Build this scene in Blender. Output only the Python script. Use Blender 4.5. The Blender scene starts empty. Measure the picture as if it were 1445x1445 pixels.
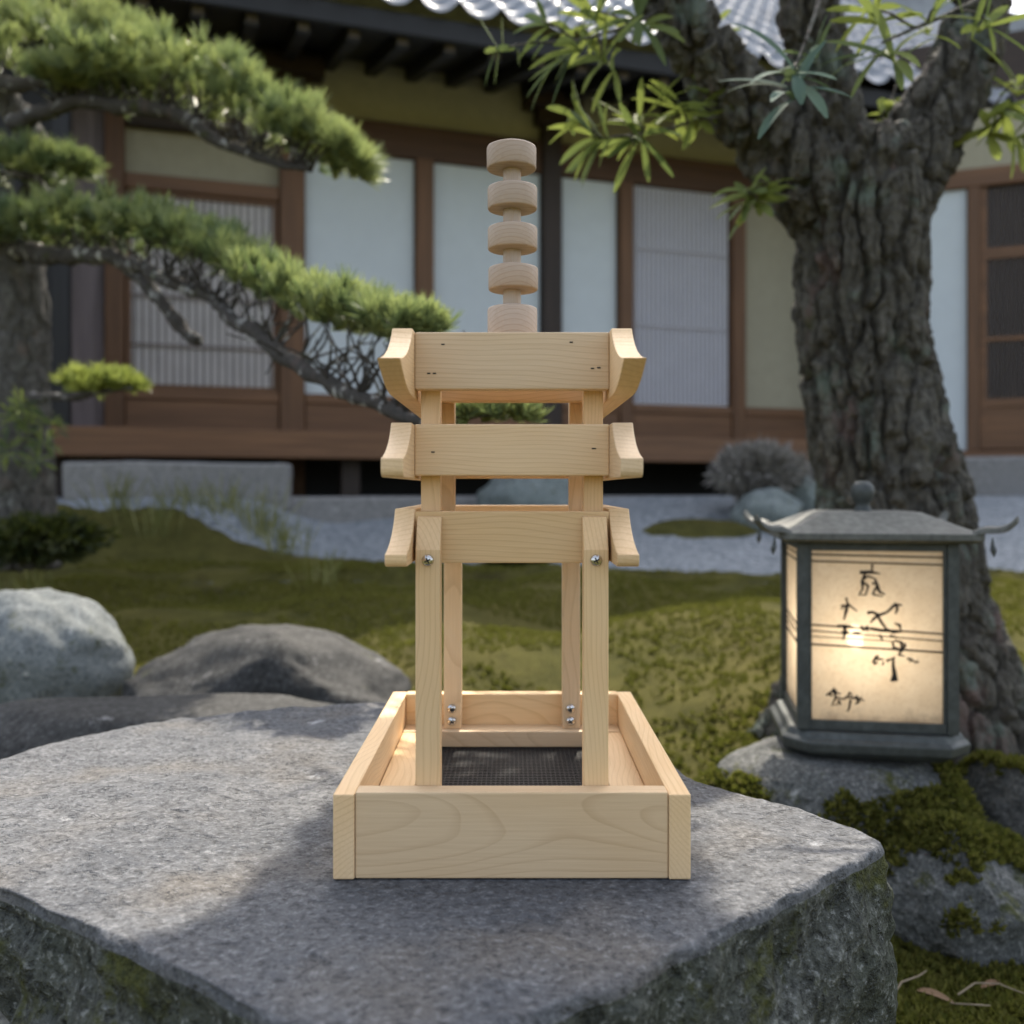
import bpy, bmesh, math, random
from mathutils import Vector, Matrix, noise, Euler

random.seed(11)
S = bpy.context.scene
COL = S.collection
R = math.radians
FPX, HX, HY, CAMZ = 1350.0, 722.5, 690.0, 0.75


def at(px, py, Y):
    """point seen at pixel (px, py) of the 1445 px photograph, Y metres away"""
    return Vector(((px - HX) / FPX * Y, Y, CAMZ - (py - HY) / FPX * Y))


def sm(a, b, x):
    t = min(1.0, max(0.0, (x - a) / (b - a)))
    return t * t * (3 - 2 * t)


# ------------------------------------------------------------------ objects
def tag(o, label=None, cat=None, group=None, kind=None):
    if label: o['label'] = label
    if cat: o['category'] = cat
    if group: o['group'] = group
    if kind: o['kind'] = kind
    return o


def empty(name, loc=(0, 0, 0), rz=0.0):
    o = bpy.data.objects.new(name, None)
    o.empty_display_size = 0.05
    o.location = loc
    o.rotation_euler = (0, 0, rz)
    COL.objects.link(o)
    return o


class MB:
    def __init__(self):
        self.v, self.f, self.t, self.uv = [], [], [], []

    def add(self, verts, faces, tint=0.5):
        n = len(self.v)
        self.v.extend(verts)
        for f in faces:
            self.f.append([i + n for i in f])
            self.t.append(tint)

    def box(self, x0, x1, y0, y1, z0, z1, tint=0.5):
        self.add([(x0, y0, z0), (x1, y0, z0), (x1, y1, z0), (x0, y1, z0),
                  (x0, y0, z1), (x1, y0, z1), (x1, y1, z1), (x0, y1, z1)],
                 [(0, 3, 2, 1), (4, 5, 6, 7), (0, 1, 5, 4), (1, 2, 6, 5), (2, 3, 7, 6), (3, 0, 4, 7)], tint)

    def tube(self, pts, rad, n=8, tint=0.5, cap=True):
        pts = [Vector(p) for p in pts]
        if not hasattr(rad, '__len__'):
            rad = [rad] * len(pts)
        vs, fs = [], []
        up = Vector((0.13, 0.31, 0.94))
        for i, p in enumerate(pts):
            d = (pts[min(i + 1, len(pts) - 1)] - pts[max(i - 1, 0)]).normalized()
            a = d.cross(up)
            if a.length < 0.05:
                a = d.cross(Vector((1, 0, 0)))
            a.normalize()
            b = a.cross(d)
            for k in range(n):
                t = 2 * math.pi * k / n
                vs.append(p + (a * math.cos(t) + b * math.sin(t)) * rad[i])
        for i in range(len(pts) - 1):
            for k in range(n):
                k2 = (k + 1) % n
                fs.append((i * n + k, i * n + k2, (i + 1) * n + k2, (i + 1) * n + k))
        if cap:
            fs.append(tuple(range(n)))
            fs.append(tuple((len(pts) - 1) * n + k for k in reversed(range(n))))
        self.add(vs, fs, tint)

    def lathe(self, prof, n=32, c=(0, 0, 0), tint=0.5):
        vs, fs = [], []
        for r, z in prof:
            for k in range(n):
                t = 2 * math.pi * k / n
                vs.append((c[0] + r * math.cos(t), c[1] + r * math.sin(t), c[2] + z))
        m = len(prof)
        for i in range(m - 1):
            for k in range(n):
                k2 = (k + 1) % n
                fs.append((i * n + k, i * n + k2, (i + 1) * n + k2, (i + 1) * n + k))
        fs.append(tuple(reversed(range(n))))
        fs.append(tuple((m - 1) * n + k for k in range(n)))
        self.add(vs, fs, tint)

    def mesh(self, name, smooth=False):
        me = bpy.data.meshes.new(name)
        me.from_pydata([tuple(p) for p in self.v], [], self.f)
        a = me.attributes.new('tint', 'FLOAT', 'FACE')
        a.data.foreach_set('value', self.t)
        if smooth:
            me.polygons.foreach_set('use_smooth', [True] * len(me.polygons))
        me.update()
        return me

    def build(self, name, mat, parent=None, smooth=False, bevel=0.0, segs=2, fix=True):
        me = self.mesh(name, smooth)
        if bevel or fix:
            bm = bmesh.new()
            bm.from_mesh(me)
            if fix and len(me.polygons) < 20000:
                bmesh.ops.recalc_face_normals(bm, faces=bm.faces)
            if bevel:
                ed = [e for e in bm.edges if len(e.link_faces) == 2 and e.calc_face_angle(0) > 0.6]
                bmesh.ops.bevel(bm, geom=ed, offset=bevel, segments=segs, profile=0.6, affect='EDGES', clamp_overlap=True)
            bm.to_mesh(me)
            bm.free()
        o = bpy.data.objects.new(name, me)
        me.materials.append(mat)
        COL.objects.link(o)
        if parent: o.parent = parent
        return o


def grow(name, me, mat, parent=None):
    o = bpy.data.objects.new(name, me)
    me.materials.append(mat)
    COL.objects.link(o)
    if parent: o.parent = parent
    return o


# ---------------------------------------------------------------- materials
class NT:
    def __init__(self, name):
        self.m = bpy.data.materials.new(name)
        self.m.use_nodes = True
        self.t = self.m.node_tree
        self.t.nodes.clear()
        self.out = self.t.nodes.new('ShaderNodeOutputMaterial')

    def n(self, kind, ins=None, **props):
        nd = self.t.nodes.new('ShaderNode' + kind)
        for k, v in props.items():
            setattr(nd, k, v)
        for k, v in (ins or {}).items():
            s = nd.inputs[k]
            if isinstance(v, bpy.types.NodeSocket):
                self.t.links.new(v, s)
            elif isinstance(v, bpy.types.Node):
                self.t.links.new(v.outputs[0], s)
            else:
                s.default_value = v
        return nd

    def coord(self, scale=(1, 1, 1), rnd=0.0, which='Object'):
        c = self.n('TexCoord').outputs[which]
        mp = self.n('Mapping', {'Vector': c, 'Scale': scale})
        if rnd:
            oi = self.n('ObjectInfo')
            ad = self.n('VectorMath', {0: mp.outputs[0]}, operation='ADD')
            ml = self.n('Math', {0: oi.outputs['Random'], 1: rnd}, operation='MULTIPLY')
            self.t.links.new(ml.outputs[0], ad.inputs[1])
            return ad.outputs[0]
        return mp.outputs[0]

    def noise(self, vec, scale, detail=4, rough=0.55, dist=0.0):
        return self.n('TexNoise', {'Vector': vec, 'Scale': scale, 'Detail': detail, 'Roughness': rough,
                                   'Distortion': dist}).outputs['Fac']

    def ramp(self, fac, stops, interp='LINEAR'):
        r = self.n('ValToRGB', {'Fac': fac})
        r.color_ramp.interpolation = interp
        el = r.color_ramp.elements
        while len(el) < len(stops): el.new(0.5)
        for e, (p, c) in zip(el, stops):
            e.position = p
            e.color = (c, c, c, 1) if not hasattr(c, '__len__') else (*c, 1)
        return r.outputs['Color']

    def mix(self, fac, a, b, mode='MIX'):
        nd = self.n('Mix', data_type='RGBA', blend_type=mode)
        for s, v in ((nd.inputs[0], fac), (nd.inputs[6], a), (nd.inputs[7], b)):
            if isinstance(v, bpy.types.NodeSocket):
                self.t.links.new(v, s)
            elif hasattr(v, '__len__'):
                s.default_value = (*v, 1)
            else:
                s.default_value = v
        return nd.outputs[2]

    def math(self, op, a, b=0.0):
        return self.n('Math', {0: a, 1: b}, operation=op).outputs[0]

    def bump(self, h, strength=0.4, dist=0.01, normal=None):
        i = {'Height': h, 'Strength': strength, 'Distance': dist}
        if normal is not None: i['Normal'] = normal
        return self.n('Bump', i).outputs[0]

    def surf(self, color, rough=0.7, normal=None, **kw):
        b = self.n('BsdfPrincipled', {'Base Color': color if isinstance(color, bpy.types.NodeSocket) else (*color, 1),
                                      'Roughness': rough})
        for k, v in kw.items():
            s = b.inputs[k.replace('_', ' ')]
            if isinstance(v, bpy.types.NodeSocket): self.t.links.new(v, s)
            else: s.default_value = v
        if normal is not None: self.t.links.new(normal, b.inputs['Normal'])
        self.t.links.new(b.outputs[0], self.out.inputs[0])
        return b


def wood_fresh(axis, light=(0.79, 0.572, 0.335), line=(0.52, 0.33, 0.165), freq=88, name='fresh_pine'):
    t = NT(name + '_grain_' + axis)
    ai = 'XYZ'.index(axis)
    sc = [1.0] * 3
    sc[ai] = 0.10
    v = t.coord(tuple(sc), rnd=0.0)
    oi = t.n('ObjectInfo').outputs['Random']
    # pith of the log lies outside the board, at a different place for every board
    r2 = t.math('FRACT', t.math('MULTIPLY', oi, 17.3))
    o1 = t.math('ADD', t.math('MULTIPLY', oi, 0.10), 0.045)
    o2 = t.math('MULTIPLY', t.math('SUBTRACT', r2, 0.5), 0.12)
    off = [0, 0, 0]
    off[(ai + 1) % 3] = o1
    off[(ai + 2) % 3] = o2
    cb = t.n('CombineXYZ')
    for k in range(3):
        if off[k] != 0: t.t.links.new(off[k], cb.inputs[k])
    pos = t.n('VectorMath', {0: v, 1: cb.outputs[0]}, operation='ADD').outputs[0]
    # slow waviness along the trunk
    seed = t.n('VectorMath', {0: t.coord(tuple(3.0 if k == ai else 6.0 for k in range(3))), 1: cb.outputs[0]}, operation='ADD')
    sd2 = t.n('VectorMath', {0: seed.outputs[0]}, operation='ADD')
    t.t.links.new(t.math('MULTIPLY', oi, 40), sd2.inputs[1])
    wn = t.n('TexNoise', {'Vector': sd2.outputs[0], 'Scale': 1.0, 'Detail': 2.0}).outputs['Color']
    wv = t.n('VectorMath', {0: wn, 1: (0.5, 0.5, 0.5)}, operation='SUBTRACT').outputs[0]
    wv = t.n('VectorMath', {0: wv, 'Scale': 0.055}, operation='SCALE').outputs[0]
    pos = t.n('VectorMath', {0: pos, 1: wv}, operation='ADD').outputs[0]
    w = t.n('TexWave', {'Vector': pos, 'Scale': freq, 'Distortion': 0.5, 'Detail': 2, 'Detail Scale': 0.6},
            wave_type='RINGS', rings_direction=axis, wave_profile='SAW').outputs['Fac']
    ring = t.ramp(w, [(0.0, 0.0), (0.70, 0.04), (0.90, 0.75), (0.955, 1.0), (1.0, 0.05)])
    big = t.noise(sd2.outputs[0], 2.2, 2)
    fs = [420.0] * 3
    fs[ai] = 14.0
    fib = t.noise(t.coord(tuple(fs)), 1.0, 3, 0.6)
    amt = t.math('MULTIPLY', ring, t.ramp(big, [(0.25, 0.22), (0.7, 0.62)]))
    c = t.mix(amt, light, line)
    c = t.mix(t.ramp(big, [(0.35, 0.0), (0.75, 0.45)]), c, (light[0] * 0.92, light[1] * 0.82, light[2] * 0.66))
    c = t.mix(t.ramp(fib, [(0.35, 0.0), (0.75, 0.22)]), c, line)
    # board to board difference
    hsv = t.n('HueSaturation', {'Color': c, 'Value': t.math('ADD', t.math('MULTIPLY', r2, 0.26), 0.84),
                                'Saturation': t.math('ADD', t.math('MULTIPLY', oi, 0.18), 0.9)}).outputs[0]
    nm = t.bump(t.math('ADD', t.math('MULTIPLY', ring, 0.4), fib), 0.18, 0.0012)
    t.surf(hsv, t.ramp(fib, [(0.3, 0.48), (0.8, 0.62)]), nm, Specular_IOR_Level=0.35)
    return t.m


def simple(name, col, rough=0.6, metallic=0.0, var=0.25, scale=30, bump=0.15, bd=0.002, stretch=(1, 1, 1)):
    t = NT(name)
    v = t.coord(stretch, rnd=7.0)
    n1 = t.noise(v, scale, 5, 0.6)
    n2 = t.noise(v, scale * 0.18, 3)
    c = t.mix(t.ramp(n1, [(0.3, 0.0), (0.7, 1.0)]), tuple(k * (1 - var) for k in col), tuple(min(1, k * (1 + var)) for k in col))
    c = t.mix(t.ramp(n2, [(0.35, 0.0), (0.7, 0.5)]), c, tuple(k * (1 - var) for k in col))
    t.surf(c, rough, t.bump(n1, bump, bd), Metallic=metallic)
    return t.m


def wood_old(name, col, axis):
    st = [38.0] * 3
    st['XYZ'.index(axis)] = 1.6
    return simple(name, col, 0.62, var=0.35, scale=1.0, bump=0.3, bd=0.003, stretch=tuple(st))


def leafy(name, c0, c1, transl=0.3, rough=0.45, spec=0.4):
    t = NT(name)
    a = t.n('Attribute', attribute_name='tint').outputs['Fac']
    c = t.mix(a, c0, c1)
    p = t.surf(c, rough, Specular_IOR_Level=spec)
    tr = t.n('BsdfTranslucent', {'Color': t.mix(0.35, c, (0.25, 0.32, 0.03))})
    m = t.n('MixShader', {0: transl, 1: p.outputs[0], 2: tr.outputs[0]})
    t.t.links.new(m.outputs[0], t.out.inputs[0])
    return t.m


def stone(name, cols, grain=220, spot=0.35, lichen=(0.5, 0.5, 0.47), moss=0.0, bump=0.5, bd=0.004, warm=None):
    t = NT(name)
    v = t.coord()
    g1 = t.noise(v, grain, 3, 0.7)
    g2 = t.noise(v, grain * 0.22, 5, 0.7)
    g3 = t.noise(v, 4.0, 4, 0.6, 0.6)
    c = t.mix(t.ramp(g2, [(0.32, 0.0), (0.68, 1.0)]), cols[0], cols[1])
    c = t.mix(t.ramp(g3, [(0.40, 0.0), (0.62, 0.85)]), c, cols[2])
    g5 = t.noise(v, 60.0, 4, 0.7)
    c = t.mix(t.ramp(g5, [(0.64, 0.0), (0.72, 0.45)]), c, tuple(k * 0.55 for k in cols[0]))
    if warm:
        g4 = t.noise(v, 6.5, 3, 0.5)
        c = t.mix(t.ramp(g4, [(0.52, 0.0), (0.68, 0.7)]), c, warm)
    c = t.mix(t.ramp(g1, [(0.34, 0.8), (0.49, 0.0)]), c, tuple(k * 0.4 for k in cols[0]))
    c = t.mix(t.ramp(g1, [(0.56, 0.0), (0.66, spot)]), c, lichen)
    l1 = t.noise(v, 12.0, 7, 0.66)
    c = t.mix(t.ramp(l1, [(0.645, 0.0), (0.70, 0.75)]), c, lichen)
    h = t.math('ADD', t.math('ADD', t.math('MULTIPLY', g1, 0.35), t.math('MULTIPLY', g2, 0.7)), t.math('MULTIPLY', t.ramp(g5, [(0.55, 1.0), (0.70, 0.0)]), 0.6))
    rough = 0.8
    if moss > 0:
        geo = t.n('NewGeometry').outputs['Normal']
        mn = t.noise(v, 9.0, 6, 0.7)
        m2 = t.noise(v, 150.0, 4, 0.7)
        mk = t.ramp(mn, [(0.66 - 0.22 * moss, 0.0), (0.74 - 0.22 * moss, 1.0)])
        mc = t.mix(t.ramp(m2, [(0.35, 0.0), (0.7, 1.0)]), (0.028, 0.034, 0.009), (0.085, 0.088, 0.022))
        c = t.mix(mk, c, mc)
    nm = t.bump(h, bump, bd)
    t.surf(c, rough, nm, Specular_IOR_Level=0.3)
    return t.m


def bark_mat(name, c0, c1, lichen, pink, sc=1.0, litamt=0.7):
    t = NT(name)
    v = t.coord((1, 1, 0.4))
    n1 = t.noise(v, 60 * sc, 6, 0.65)
    n2 = t.noise(t.coord(), 7 * sc, 5, 0.65, 0.4)
    n3 = t.noise(t.coord((1, 1, 0.5)), 9.5 * sc, 4, 0.6)
    c = t.mix(t.ramp(n1, [(0.3, 0.0), (0.7, 1.0)]), c0, c1)
    c = t.mix(t.ramp(n3, [(0.58, 0.0), (0.68, 0.6)]), c, pink)
    c = t.mix(t.ramp(n2, [(0.56, 0.0), (0.66, litamt)]), c, lichen)
    m = t.noise(t.coord(), 3.0 * sc, 5, 0.65)
    c = t.mix(t.ramp(m, [(0.62, 0.0), (0.70, 0.8)]), c, (0.05, 0.06, 0.012))
    b1 = t.bump(n1, 1.0, 0.02 / sc)
    t.surf(c, 0.88, b1, Specular_IOR_Level=0.2)
    return t.m


def moss_mat():
    t = NT('moss_carpet')
    v = t.coord()
    a = t.noise(v, 1.3, 5, 0.65, 0.5)
    b = t.noise(v, 9.0, 5, 0.7)
    c_ = t.noise(v, 120.0, 4, 0.75)
    d = t.noise(v, 2.3, 4, 0.6)
    c = t.mix(t.ramp(b, [(0.3, 0.0), (0.7, 1.0)]), (0.085, 0.088, 0.026), (0.21, 0.195, 0.056))
    c = t.mix(t.ramp(a, [(0.42, 0.0), (0.66, 0.8)]), c, (0.235, 0.205, 0.064))
    c = t.mix(t.ramp(d, [(0.60, 0.0), (0.72, 0.6)]), c, (0.055, 0.042, 0.022))
    c = t.mix(t.ramp(c_, [(0.3, 0.6), (0.45, 0.0)]), c, (0.06, 0.058, 0.018))
    h = t.math('ADD', c_, t.math('MULTIPLY', b, 1.5))
    t.surf(c, 0.95, t.bump(h, 1.0, 0.045), Specular_IOR_Level=0.1)
    return t.m


def gravel_mat():
    t = NT('grey_gravel')
    v = t.coord()
    vo = t.n('TexVoronoi', {'Vector': v, 'Scale': 55.0})
    big = t.noise(v, 3.0, 4)
    c = t.mix(t.n('SeparateColor', {0: vo.outputs['Color']}).outputs[0], (0.12, 0.135, 0.15), (0.34, 0.36, 0.38))
    c = t.mix(t.ramp(big, [(0.4, 0.0), (0.7, 0.5)]), c, (0.17, 0.19, 0.205))
    t.surf(c, 0.85, t.bump(t.math('SUBTRACT', 1.0, vo.outputs['Distance']), 0.8, 0.01))
    return t.m


M = {}
for ax in 'XYZ':
    M['pine' + ax] = wood_fresh(ax)
M['turned'] = wood_fresh('X', (0.50, 0.40, 0.315), (0.30, 0.20, 0.135), 70, 'turned_pine')
M['turnedZ'] = wood_fresh('Z', (0.50, 0.40, 0.315), (0.48, 0.33, 0.22), 60, 'turned_pin')
M['steel'] = simple('polished_steel', (0.62, 0.60, 0.57), 0.22, 1.0, 0.08, 200, 0.05, 0.0005)
M['staple'] = simple('dark_staple', (0.03, 0.025, 0.02), 0.5, 0.3)
M['screen'] = simple('black_wire_mesh', (0.018, 0.018, 0.02), 0.42, 0.2, 0.2, 300)
M['slab'] = stone('granite_slab', ((0.075, 0.078, 0.084), (0.155, 0.158, 0.164), (0.080, 0.085, 0.094)), 170, 0.3,
                  (0.34, 0.35, 0.36), 0.0, 0.75, 0.006, warm=(0.125, 0.112, 0.097))
M['slab_side'] = stone('granite_slab_side', ((0.036, 0.04, 0.034), (0.12, 0.125, 0.113), (0.052, 0.06, 0.042)), 130, 0.5,
                       (0.36, 0.37, 0.36), 0.58, 1.0, 0.014)
M['rock_pale'] = stone('pale_rock', ((0.12, 0.132, 0.132), (0.24, 0.26, 0.26), (0.155, 0.17, 0.165)), 110, 0.2, (0.5, 0.5, 0.47), 0.35)
M['rock_dark'] = stone('dark_rock', ((0.024, 0.024, 0.023), (0.06, 0.06, 0.058), (0.034, 0.034, 0.032)), 90, 0.2, (0.25, 0.25, 0.25), 0.1)
M['rock_grey'] = stone('grey_rock', ((0.06, 0.065, 0.062), (0.15, 0.15, 0.145), (0.085, 0.09, 0.085)), 150, 0.4, (0.4, 0.4, 0.38), 0.45, 0.8, 0.006)
M['rock_blue'] = stone('bluish_rock', ((0.13, 0.155, 0.155), (0.24, 0.27, 0.265), (0.16, 0.19, 0.18)), 90, 0.3, (0.45, 0.48, 0.45), 0.3)
M['terrace'] = stone('terrace_stone', ((0.20, 0.195, 0.19), (0.33, 0.32, 0.31), (0.26, 0.255, 0.25)), 120, 0.2, (0.45, 0.44, 0.42))
M['moss'] = moss_mat()
M['gravel'] = gravel_mat()
M['bark'] = bark_mat('furrowed_bark', (0.028, 0.026, 0.022), (0.175, 0.163, 0.138), (0.17, 0.215, 0.18), (0.21, 0.145, 0.13))
M['pinebark'] = bark_mat('lichened_pine_bark', (0.035, 0.032, 0.03), (0.10, 0.09, 0.08), (0.55, 0.55, 0.53), (0.12, 0.09, 0.08), 3.2, 0.95)
M['pinetrunk'] = bark_mat('grey_pine_trunk_bark', (0.055, 0.052, 0.048), (0.16, 0.15, 0.135), (0.24, 0.25, 0.225), (0.16, 0.12, 0.10), 1.6, 0.6)
M['needle'] = leafy('pine_needles', (0.075, 0.13, 0.08), (0.40, 0.44, 0.19), 0.42, 0.36, 0.5)
M['needle_y'] = leafy('pine_needles_bright', (0.24, 0.29, 0.07), (0.46, 0.50, 0.15), 0.35, 0.42, 0.4)
M['leaf'] = leafy('long_leaves', (0.065, 0.105, 0.065), (0.26, 0.30, 0.09), 0.38, 0.7, 0.12)
M['leaf_cool'] = leafy('waxy_leaves', (0.085, 0.135, 0.115), (0.17, 0.235, 0.15), 0.2, 0.8, 0.08)
M['mosstuft'] = leafy('moss_tufts', (0.055, 0.061, 0.015), (0.205, 0.188, 0.046), 0.25, 0.85, 0.1)
M['shrub_dark'] = leafy('dark_shrub_leaves', (0.014, 0.024, 0.010), (0.06, 0.065, 0.02), 0.2, 0.6, 0.2)
M['shrub_grey'] = leafy('grey_twigs', (0.17, 0.16, 0.15), (0.40, 0.375, 0.345), 0.05, 0.8, 0.1)
M['grass'] = leafy('pale_grass', (0.13, 0.14, 0.04), (0.34, 0.33, 0.14), 0.35, 0.6, 0.2)
M['deadleaf'] = leafy('dry_leaf', (0.16, 0.09, 0.05), (0.32, 0.22, 0.14), 0.2, 0.7, 0.2)
M['twig'] = simple('dry_twig', (0.24, 0.19, 0.13), 0.8)
M['lampmetal'] = simple('patinated_metal', (0.07, 0.078, 0.075), 0.55, 0.35, 0.35, 60, 0.25, 0.002)
M['lamproof'] = simple('weathered_roof_metal', (0.115, 0.118, 0.105), 0.65, 0.1, 0.4, 70, 0.35, 0.002)
M['ink'] = simple('black_ink', (0.012, 0.010, 0.009), 0.9, 0, 0.1)
M['oldwoodZ'] = wood_old('brown_post_wood', (0.145, 0.070, 0.031), 'Z')
M['oldwoodX'] = wood_old('brown_beam_wood', (0.165, 0.080, 0.036), 'X')
M['nageshi'] = wood_old('old_brown_beam', (0.085, 0.040, 0.018), 'X')
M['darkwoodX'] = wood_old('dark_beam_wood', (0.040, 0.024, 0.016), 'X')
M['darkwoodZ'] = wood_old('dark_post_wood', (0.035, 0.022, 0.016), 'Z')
M['blackwood'] = wood_old('black_wood_and_shade', (0.008, 0.008, 0.009), 'Z')  # near-black wood; on soffit, rafters and under-veranda wall it stands for deep shade
M['greyboard'] = wood_old('purplish_board_wall', (0.33, 0.27, 0.275), 'Z')
M['plaster_eave'] = simple('shade_lifted_plaster', (0.42, 0.405, 0.335), 0.9, 0, 0.08, 14, 0.1)  # upper plaster, colour made paler and more neutral to offset the eave shade
M['plaster'] = simple('cream_plaster', (0.36, 0.335, 0.25), 0.9, 0, 0.06, 14, 0.1)
M['white'] = simple('white_paper_screen', (0.60, 0.655, 0.69), 0.85, 0, 0.035, 8, 0.05)
M['shoji'] = simple('lilac_paper_screen', (0.70, 0.71, 0.77), 0.85, 0, 0.04, 8, 0.05)
M['lattback'] = simple('grey_blind', (0.64, 0.61, 0.60), 0.8, 0, 0.12, 6, 0.05)
M['slat'] = wood_old('grey_slats', (0.22, 0.19, 0.18), 'Z')
M['rafterend'] = simple('pale_rafter_ends', (0.13, 0.11, 0.10), 0.8)
M['tile'] = simple('silver_roof_tile', (0.26, 0.28, 0.31), 0.34, 0.0, 0.35, 5, 0.1)
M['bracket'] = M['darkwoodX']


def paper_mat():
    t = NT('lantern_paper')
    v = t.coord()
    n1 = t.noise(v, 22, 5, 0.65)
    n2 = t.noise(v, 160, 3, 0.6)
    sep = t.n('SeparateXYZ', {0: v})
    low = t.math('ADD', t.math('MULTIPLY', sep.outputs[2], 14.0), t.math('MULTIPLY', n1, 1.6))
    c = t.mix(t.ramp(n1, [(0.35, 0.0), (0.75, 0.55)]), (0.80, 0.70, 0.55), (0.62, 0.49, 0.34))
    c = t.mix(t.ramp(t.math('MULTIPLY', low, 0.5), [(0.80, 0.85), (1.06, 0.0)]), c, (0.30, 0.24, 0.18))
    c = t.mix(t.ramp(n2, [(0.35, 0.25), (0.5, 0.0)]), c, (0.5, 0.38, 0.26))
    d = t.n('BsdfDiffuse', {'Color': c})
    tr = t.n('BsdfTranslucent', {'Color': c})
    m = t.n('MixShader', {0: 0.58, 1: d.outputs[0], 2: tr.outputs[0]})
    tp = t.n('BsdfTransparent', {'Color': (1, 0.95, 0.85, 1)})
    m2 = t.n('MixShader', {0: 0.012, 1: m.outputs[0], 2: tp.outputs[0]})
    t.t.links.new(m2.outputs[0], t.out.inputs[0])
    return t.m


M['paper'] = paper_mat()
tb = NT('lamp_bulb')
em = tb.n('Emission', {'Color': (1.0, 0.84, 0.64, 1), 'Strength': 36.0})
tb.t.links.new(em.outputs[0], tb.out.inputs[0])
M['bulb'] = tb.m

# ------------------------------------------------------------- camera, light
cd = bpy.data.cameras.new('camera')
cd.sensor_width = 36.0
cd.lens = 36.0 * FPX / 1445.0
cd.shift_y = -(722.5 - HY) / 1445.0
cd.clip_start = 0.02
cd.clip_end = 500
cd.dof.use_dof = True
cd.dof.focus_distance = 0.93
cd.dof.aperture_fstop = 4.4
cam = bpy.data.objects.new('camera', cd)
cam.location = (0, 0, CAMZ)
cam.rotation_euler = (R(90), 0, 0)
COL.objects.link(cam)
S.camera = cam

SUN = Vector((0.17, 1.0, 1.28)).normalized()
sl = bpy.data.lights.new('sun', 'SUN')
sl.energy = 2.7
sl.angle = R(0.5)
sl.color = (1.0, 0.91, 0.77)
so = bpy.data.objects.new('sun', sl)
so.rotation_euler = SUN.to_track_quat('Z', 'Y').to_euler()
so.location = (1, 6, 9)
COL.objects.link(so)

w = bpy.data.worlds.new('World')
S.world = w
w.use_nodes = True
wt = w.node_tree
sky = wt.nodes.new('ShaderNodeTexSky')
sky.sky_type = 'NISHITA'
sky.sun_disc = False
sky.sun_elevation = math.asin(SUN.z)
sky.sun_rotation = math.atan2(SUN.x, SUN.y)
sky.air_density = 1.0
sky.dust_density = 3.5
sky.ozone_density = 0.6
hz = wt.nodes.new('ShaderNodeHueSaturation')           # hazy, whitish sky
hz.inputs['Saturation'].default_value = 0.55
wt.links.new(sky.outputs[0], hz.inputs['Color'])
wt.links.new(hz.outputs[0], wt.nodes['Background'].inputs[0])
wt.nodes['Background'].inputs[1].default_value = 0.15
vs = S.view_settings
vs.view_transform = 'Standard'
vs.look = 'None'
vs.exposure = 1.38
vs.gamma = 1.0
S.cycles.use_denoising = True
S.cycles.max_bounces = 8
S.cycles.transparent_max_bounces = 8
S.cycles.caustics_reflective = False
S.cycles.caustics_refractive = False
S.cycles.sample_clamp_indirect = 6.0


# ------------------------------------------------------------------- ground
def gz(Y, X=0.0):
    z = 0.333 + 0.245 * min(max(Y - 4.5, 0.0), 1.5)
    return max(z, z + (0.70 - z) * sm(-0.95, -1.5, X) * sm(4.55, 5.15, Y)) if Y > 4.5 else z


def court(X, Y):
    """how far inside the gravel court (1) or in the moss (0) a point is"""
    wob = 0.09 * noise.noise((X * 1.7, Y * 1.7, 3.3)) + 0.05 * noise.noise((X * 5, Y * 5, 9.3))
    a = sm(4.30, 4.62, Y + wob)
    b = sm(-0.10, 0.16, X - (-1.05 - (Y - 4.72) * 5.0) + wob)
    isl = sm(0.5, 1.0, math.hypot((X - 1.02) / 0.55, (Y - 5.25) / 0.20) + wob)
    return a * b * isl


def ground(X, Y):
    base = 0.335 * sm(1.3, 4.2, Y)
    if Y > 4.2: base = gz(Y, X)
    k = sm(1.2, 2.4, Y) * (1 - sm(7, 9, Y))
    mnd = (0.075 * noise.noise((X * 1.25, Y * 1.7, 0.7)) + 0.040 * noise.noise((X * 2.6, Y * 4.2, 5.1)))
    mnd += 0.075 * math.exp(-((Y - 3.15 - 0.1 * math.sin(X * 3)) / 0.3) ** 2) * sm(-0.2, 0.5, X) - 0.03 * math.exp(-((Y - 3.75) / 0.3) ** 2)
    fine = (0.010 * noise.noise((X * 7, Y * 8, 2.0)) + 0.004 * noise.noise((X * 23, Y * 23, 4.0))) * (0.6 + 0.8 * noise.noise((X * 1.5, Y * 1.5, 8)))
    z = base + k * mnd + fine
    lef = sm(-0.9, -2.3, X) * sm(3.6, 4.5, Y) * (1 - sm(4.8, 5.4, Y))
    z += 0.03 * lef
    z += 0.05 * sm(0.9, 0.2, math.hypot(X - 0.95, Y - 2.45))
    if Y > 3.8:
        if Y < 4.62: z = max(z, 0.338 + 0.10 * max(0, Y - 4.35) + 0.3 * min(0, Y - 4.28))
        c = court(X, Y)
        z = z * (1 - c) + (gz(Y, X) - 0.09) * c
        if c < 1 and Y > 4.3: z += 0.035 * (1 - c)
    return z


def axis_values(lo, hi, step, far):
    a = []
    x = lo
    while x <= hi + 1e-6:
        a.append(x)
        x += step
    g, x = step, hi
    while x < far:
        g *= 1.35
        x += g
        a.append(x)
    g, x, pre = step, lo, []
    while x > -far:
        g *= 1.35
        x -= g
        pre.append(x)
    return list(reversed(pre)) + a


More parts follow.
